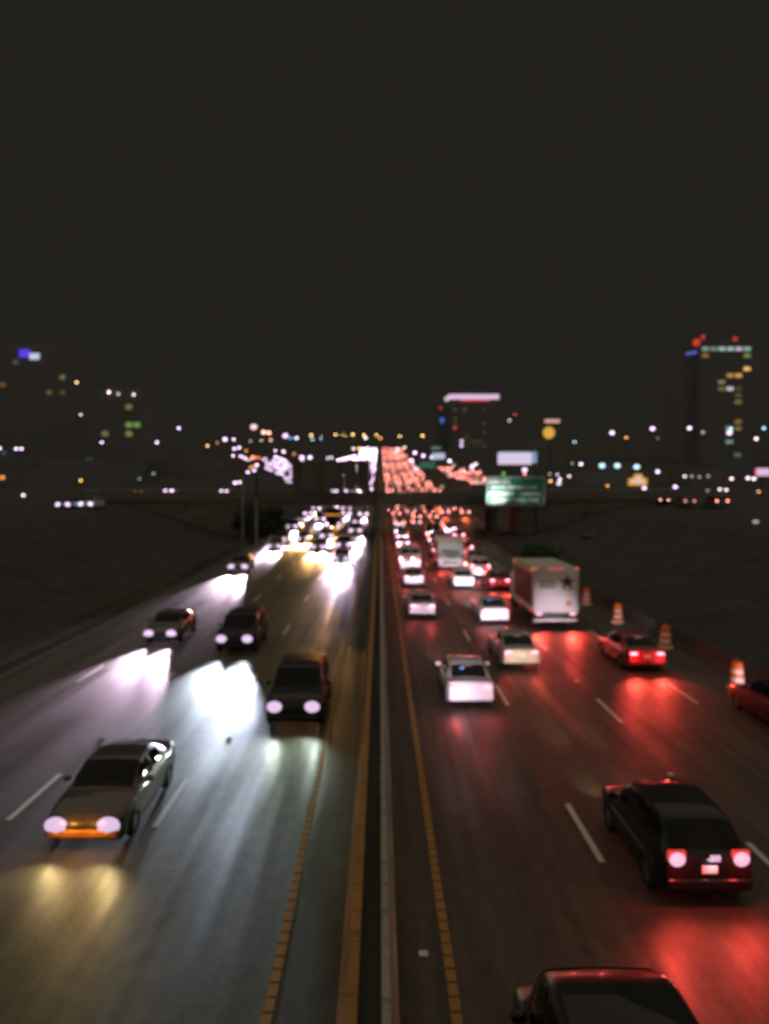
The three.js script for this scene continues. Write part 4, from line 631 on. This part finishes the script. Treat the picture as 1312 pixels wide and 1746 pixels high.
]) lamp(x, y, r, c, s, d);

/* ------------------------------------------------------------------ trees and bushes */
function tree(name, label, x, z, h, w, trunkH, leaf, count, category = 'tree', sq = 1) {
  const t = thing(name, label, category, [x, ground(x, z), z]);
  const br = [cyl(0.10, 0.2, trunkH, 8, 0, trunkH / 2, 0)]; for (let i = 0; i < 7; i++) { const a = i * 0.9, l = w * 0.35; br.push(new THREE.CylinderGeometry(0.03, 0.07, l, 5).translate(0, l / 2, 0).rotateZ(0.7).rotateY(a).translate(0, trunkH * (0.7 + 0.04 * i), 0)); }
  part(t, 'trunk', merged(br), M.bark);
  const p = [], cl = []; for (let i = 0; i < 26; i++) { const a = rr(0, 6.28), q = Math.sqrt(rnd()) * w * 0.36, yy = rr(-0.4, 0.42) * (h - trunkH); cl.push([q * Math.cos(a), trunkH + (h - trunkH) * 0.5 + yy * (1 - q / w * 0.8), q * Math.sin(a) * sq, rr(0.12, 0.24) * w]); }
  const v = new THREE.Vector3(), u = new THREE.Vector3(), s = 0.16 + w * 0.02;
  for (let i = 0; i < count; i++) {
    const c = cl[i % 26], n = new THREE.Vector3(rr(-1, 1), rr(-1, 1), rr(-1, 1)).normalize(), R = c[3] * Math.cbrt(rr(0.15, 1)), o = [c[0] + n.x * R, c[1] + n.y * R * 0.8, c[2] + n.z * R];
    v.set(rr(-1, 1), rr(-1, 1), rr(-1, 1)).normalize().multiplyScalar(s * rr(0.6, 1.2)); u.set(rr(-1, 1), rr(-1, 1), rr(-1, 1)).cross(v).normalize().multiplyScalar(s * 0.55);
    p.push(o[0], o[1], o[2], o[0] + v.x * 0.5 + u.x, o[1] + v.y * 0.5 + u.y, o[2] + v.z * 0.5 + u.z, o[0] + v.x, o[1] + v.y, o[2] + v.z, o[0], o[1], o[2], o[0] + v.x, o[1] + v.y, o[2] + v.z, o[0] + v.x * 0.5 - u.x, o[1] + v.y * 0.5 - u.y, o[2] + v.z * 0.5 - u.z);
  }
  const g = new THREE.BufferGeometry(); g.setAttribute('position', new THREE.Float32BufferAttribute(p, 3)); g.computeVertexNormals();
  part(t, 'crown', g, leaf); return t;
}
{ const p = at(452, 850, 106); tree('round_tree', 'round dark tree at the left end of the overpass', p.x, p.z, 5.6, 6.2, 1.2, M.leaf, 9000); }
{ const p = at(420, 856, 112); tree('round_tree', 'smaller dark tree left of the round tree by the overpass', p.x, p.z, 4.0, 4.4, 1, M.leaf, 5000); }
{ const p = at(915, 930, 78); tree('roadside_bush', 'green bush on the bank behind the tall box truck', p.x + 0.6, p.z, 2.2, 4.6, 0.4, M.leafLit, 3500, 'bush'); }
/* ------------------------------------------------------------------ posts and rails */
for (const [px, py, d, s] of [[414, 815, 104, 'slim unlit pole left of the round tree'], [437, 850, 100, 'second slim unlit pole before the round tree']]) {
  const p = at(px, py, d), g0 = ground(p.x, p.z), t = thing('utility_pole', s, 'pole', [p.x, g0, p.z]); const h = Math.max(5, p.y - g0);
  part(t, 'pole', cyl(0.11, 0.16, h, 10, 0, h / 2, 0), M.steel); part(t, 'base', cyl(0.28, 0.32, 0.5, 10, 0, 0.25, 0), M.concrete); part(t, 'cap', new THREE.SphereGeometry(0.14, 8, 6), M.steel, [0, h, 0]);
}
function guardrail(label, pts) {
  const t = thing('guardrail', label, 'guardrail'), p3 = pts.map(([px, py, d]) => at(px, py, d));
  const c = new THREE.CatmullRomCurve3(p3); const sh = new THREE.Shape([[0, -0.16], [0.05, -0.12], [0.01, 0], [0.05, 0.12], [0, 0.16], [-0.02, 0]].map(([a, b]) => new THREE.Vector2(b, a)));
  part(t, 'rail', merged([new THREE.TubeGeometry(c, 40, 0.16, 6)]), M.reflective);
  for (let i = 0; i <= 14; i++) { const q = c.getPoint(i / 14), g0 = ground(q.x, q.z); part(t, 'post', box(0.12, Math.max(0.3, q.y - g0 + 0.05), 0.1), M.steel, [q.x, (q.y + g0) / 2, q.z - 0.2]); }
}
guardrail('pale guardrail running along the right side road', [[1150, 884, 108], [1195, 889, 100], [1250, 895, 92], [1312, 902, 85]]);
{ const p = at(1014, 945, 95), g0 = ground(p.x, p.z), t = thing('marker_post', 'small green marker post on the bank right of the tall box truck', 'marker post', [p.x, g0, p.z]); part(t, 'post', rbox(0.14, p.y - g0, 0.06, 0, (p.y - g0) / 2, 0, 0.02), M.steel); part(t, 'plate', rbox(0.5, 1.4, 0.04, 0, p.y - g0, 0.05, 0.02), std(0.05, 0.4, 0.1, 0.4)); }
for (const [x, d] of [[-4.9, 24.9], [-9.0, 24.9], [8.2, 21.5], [8.3, 32.2], [0.75, 13.1]]) { const t = thing('road_stud', ({ '-4.9': 'small reflective road stud between the two left streaks of light', '-9': 'small reflective road stud behind the nearest left car', '8.2': 'small road stud above the black hatchback', '8.3': 'small pale road stud left of the low red car', '0.75': 'small road stud right of the median barrier' })[x], 'road stud', [x, prof(d) + 0.004, -d]); part(t, 'base', rbox(0.16, 0.035, 0.16, 0, 0.017, 0, 0.015), M.reflective); part(t, 'reflector', rbox(0.1, 0.02, 0.02, 0, 0.022, 0.08, 0.005), M.reflective); }

renderer.render(scene, camera);
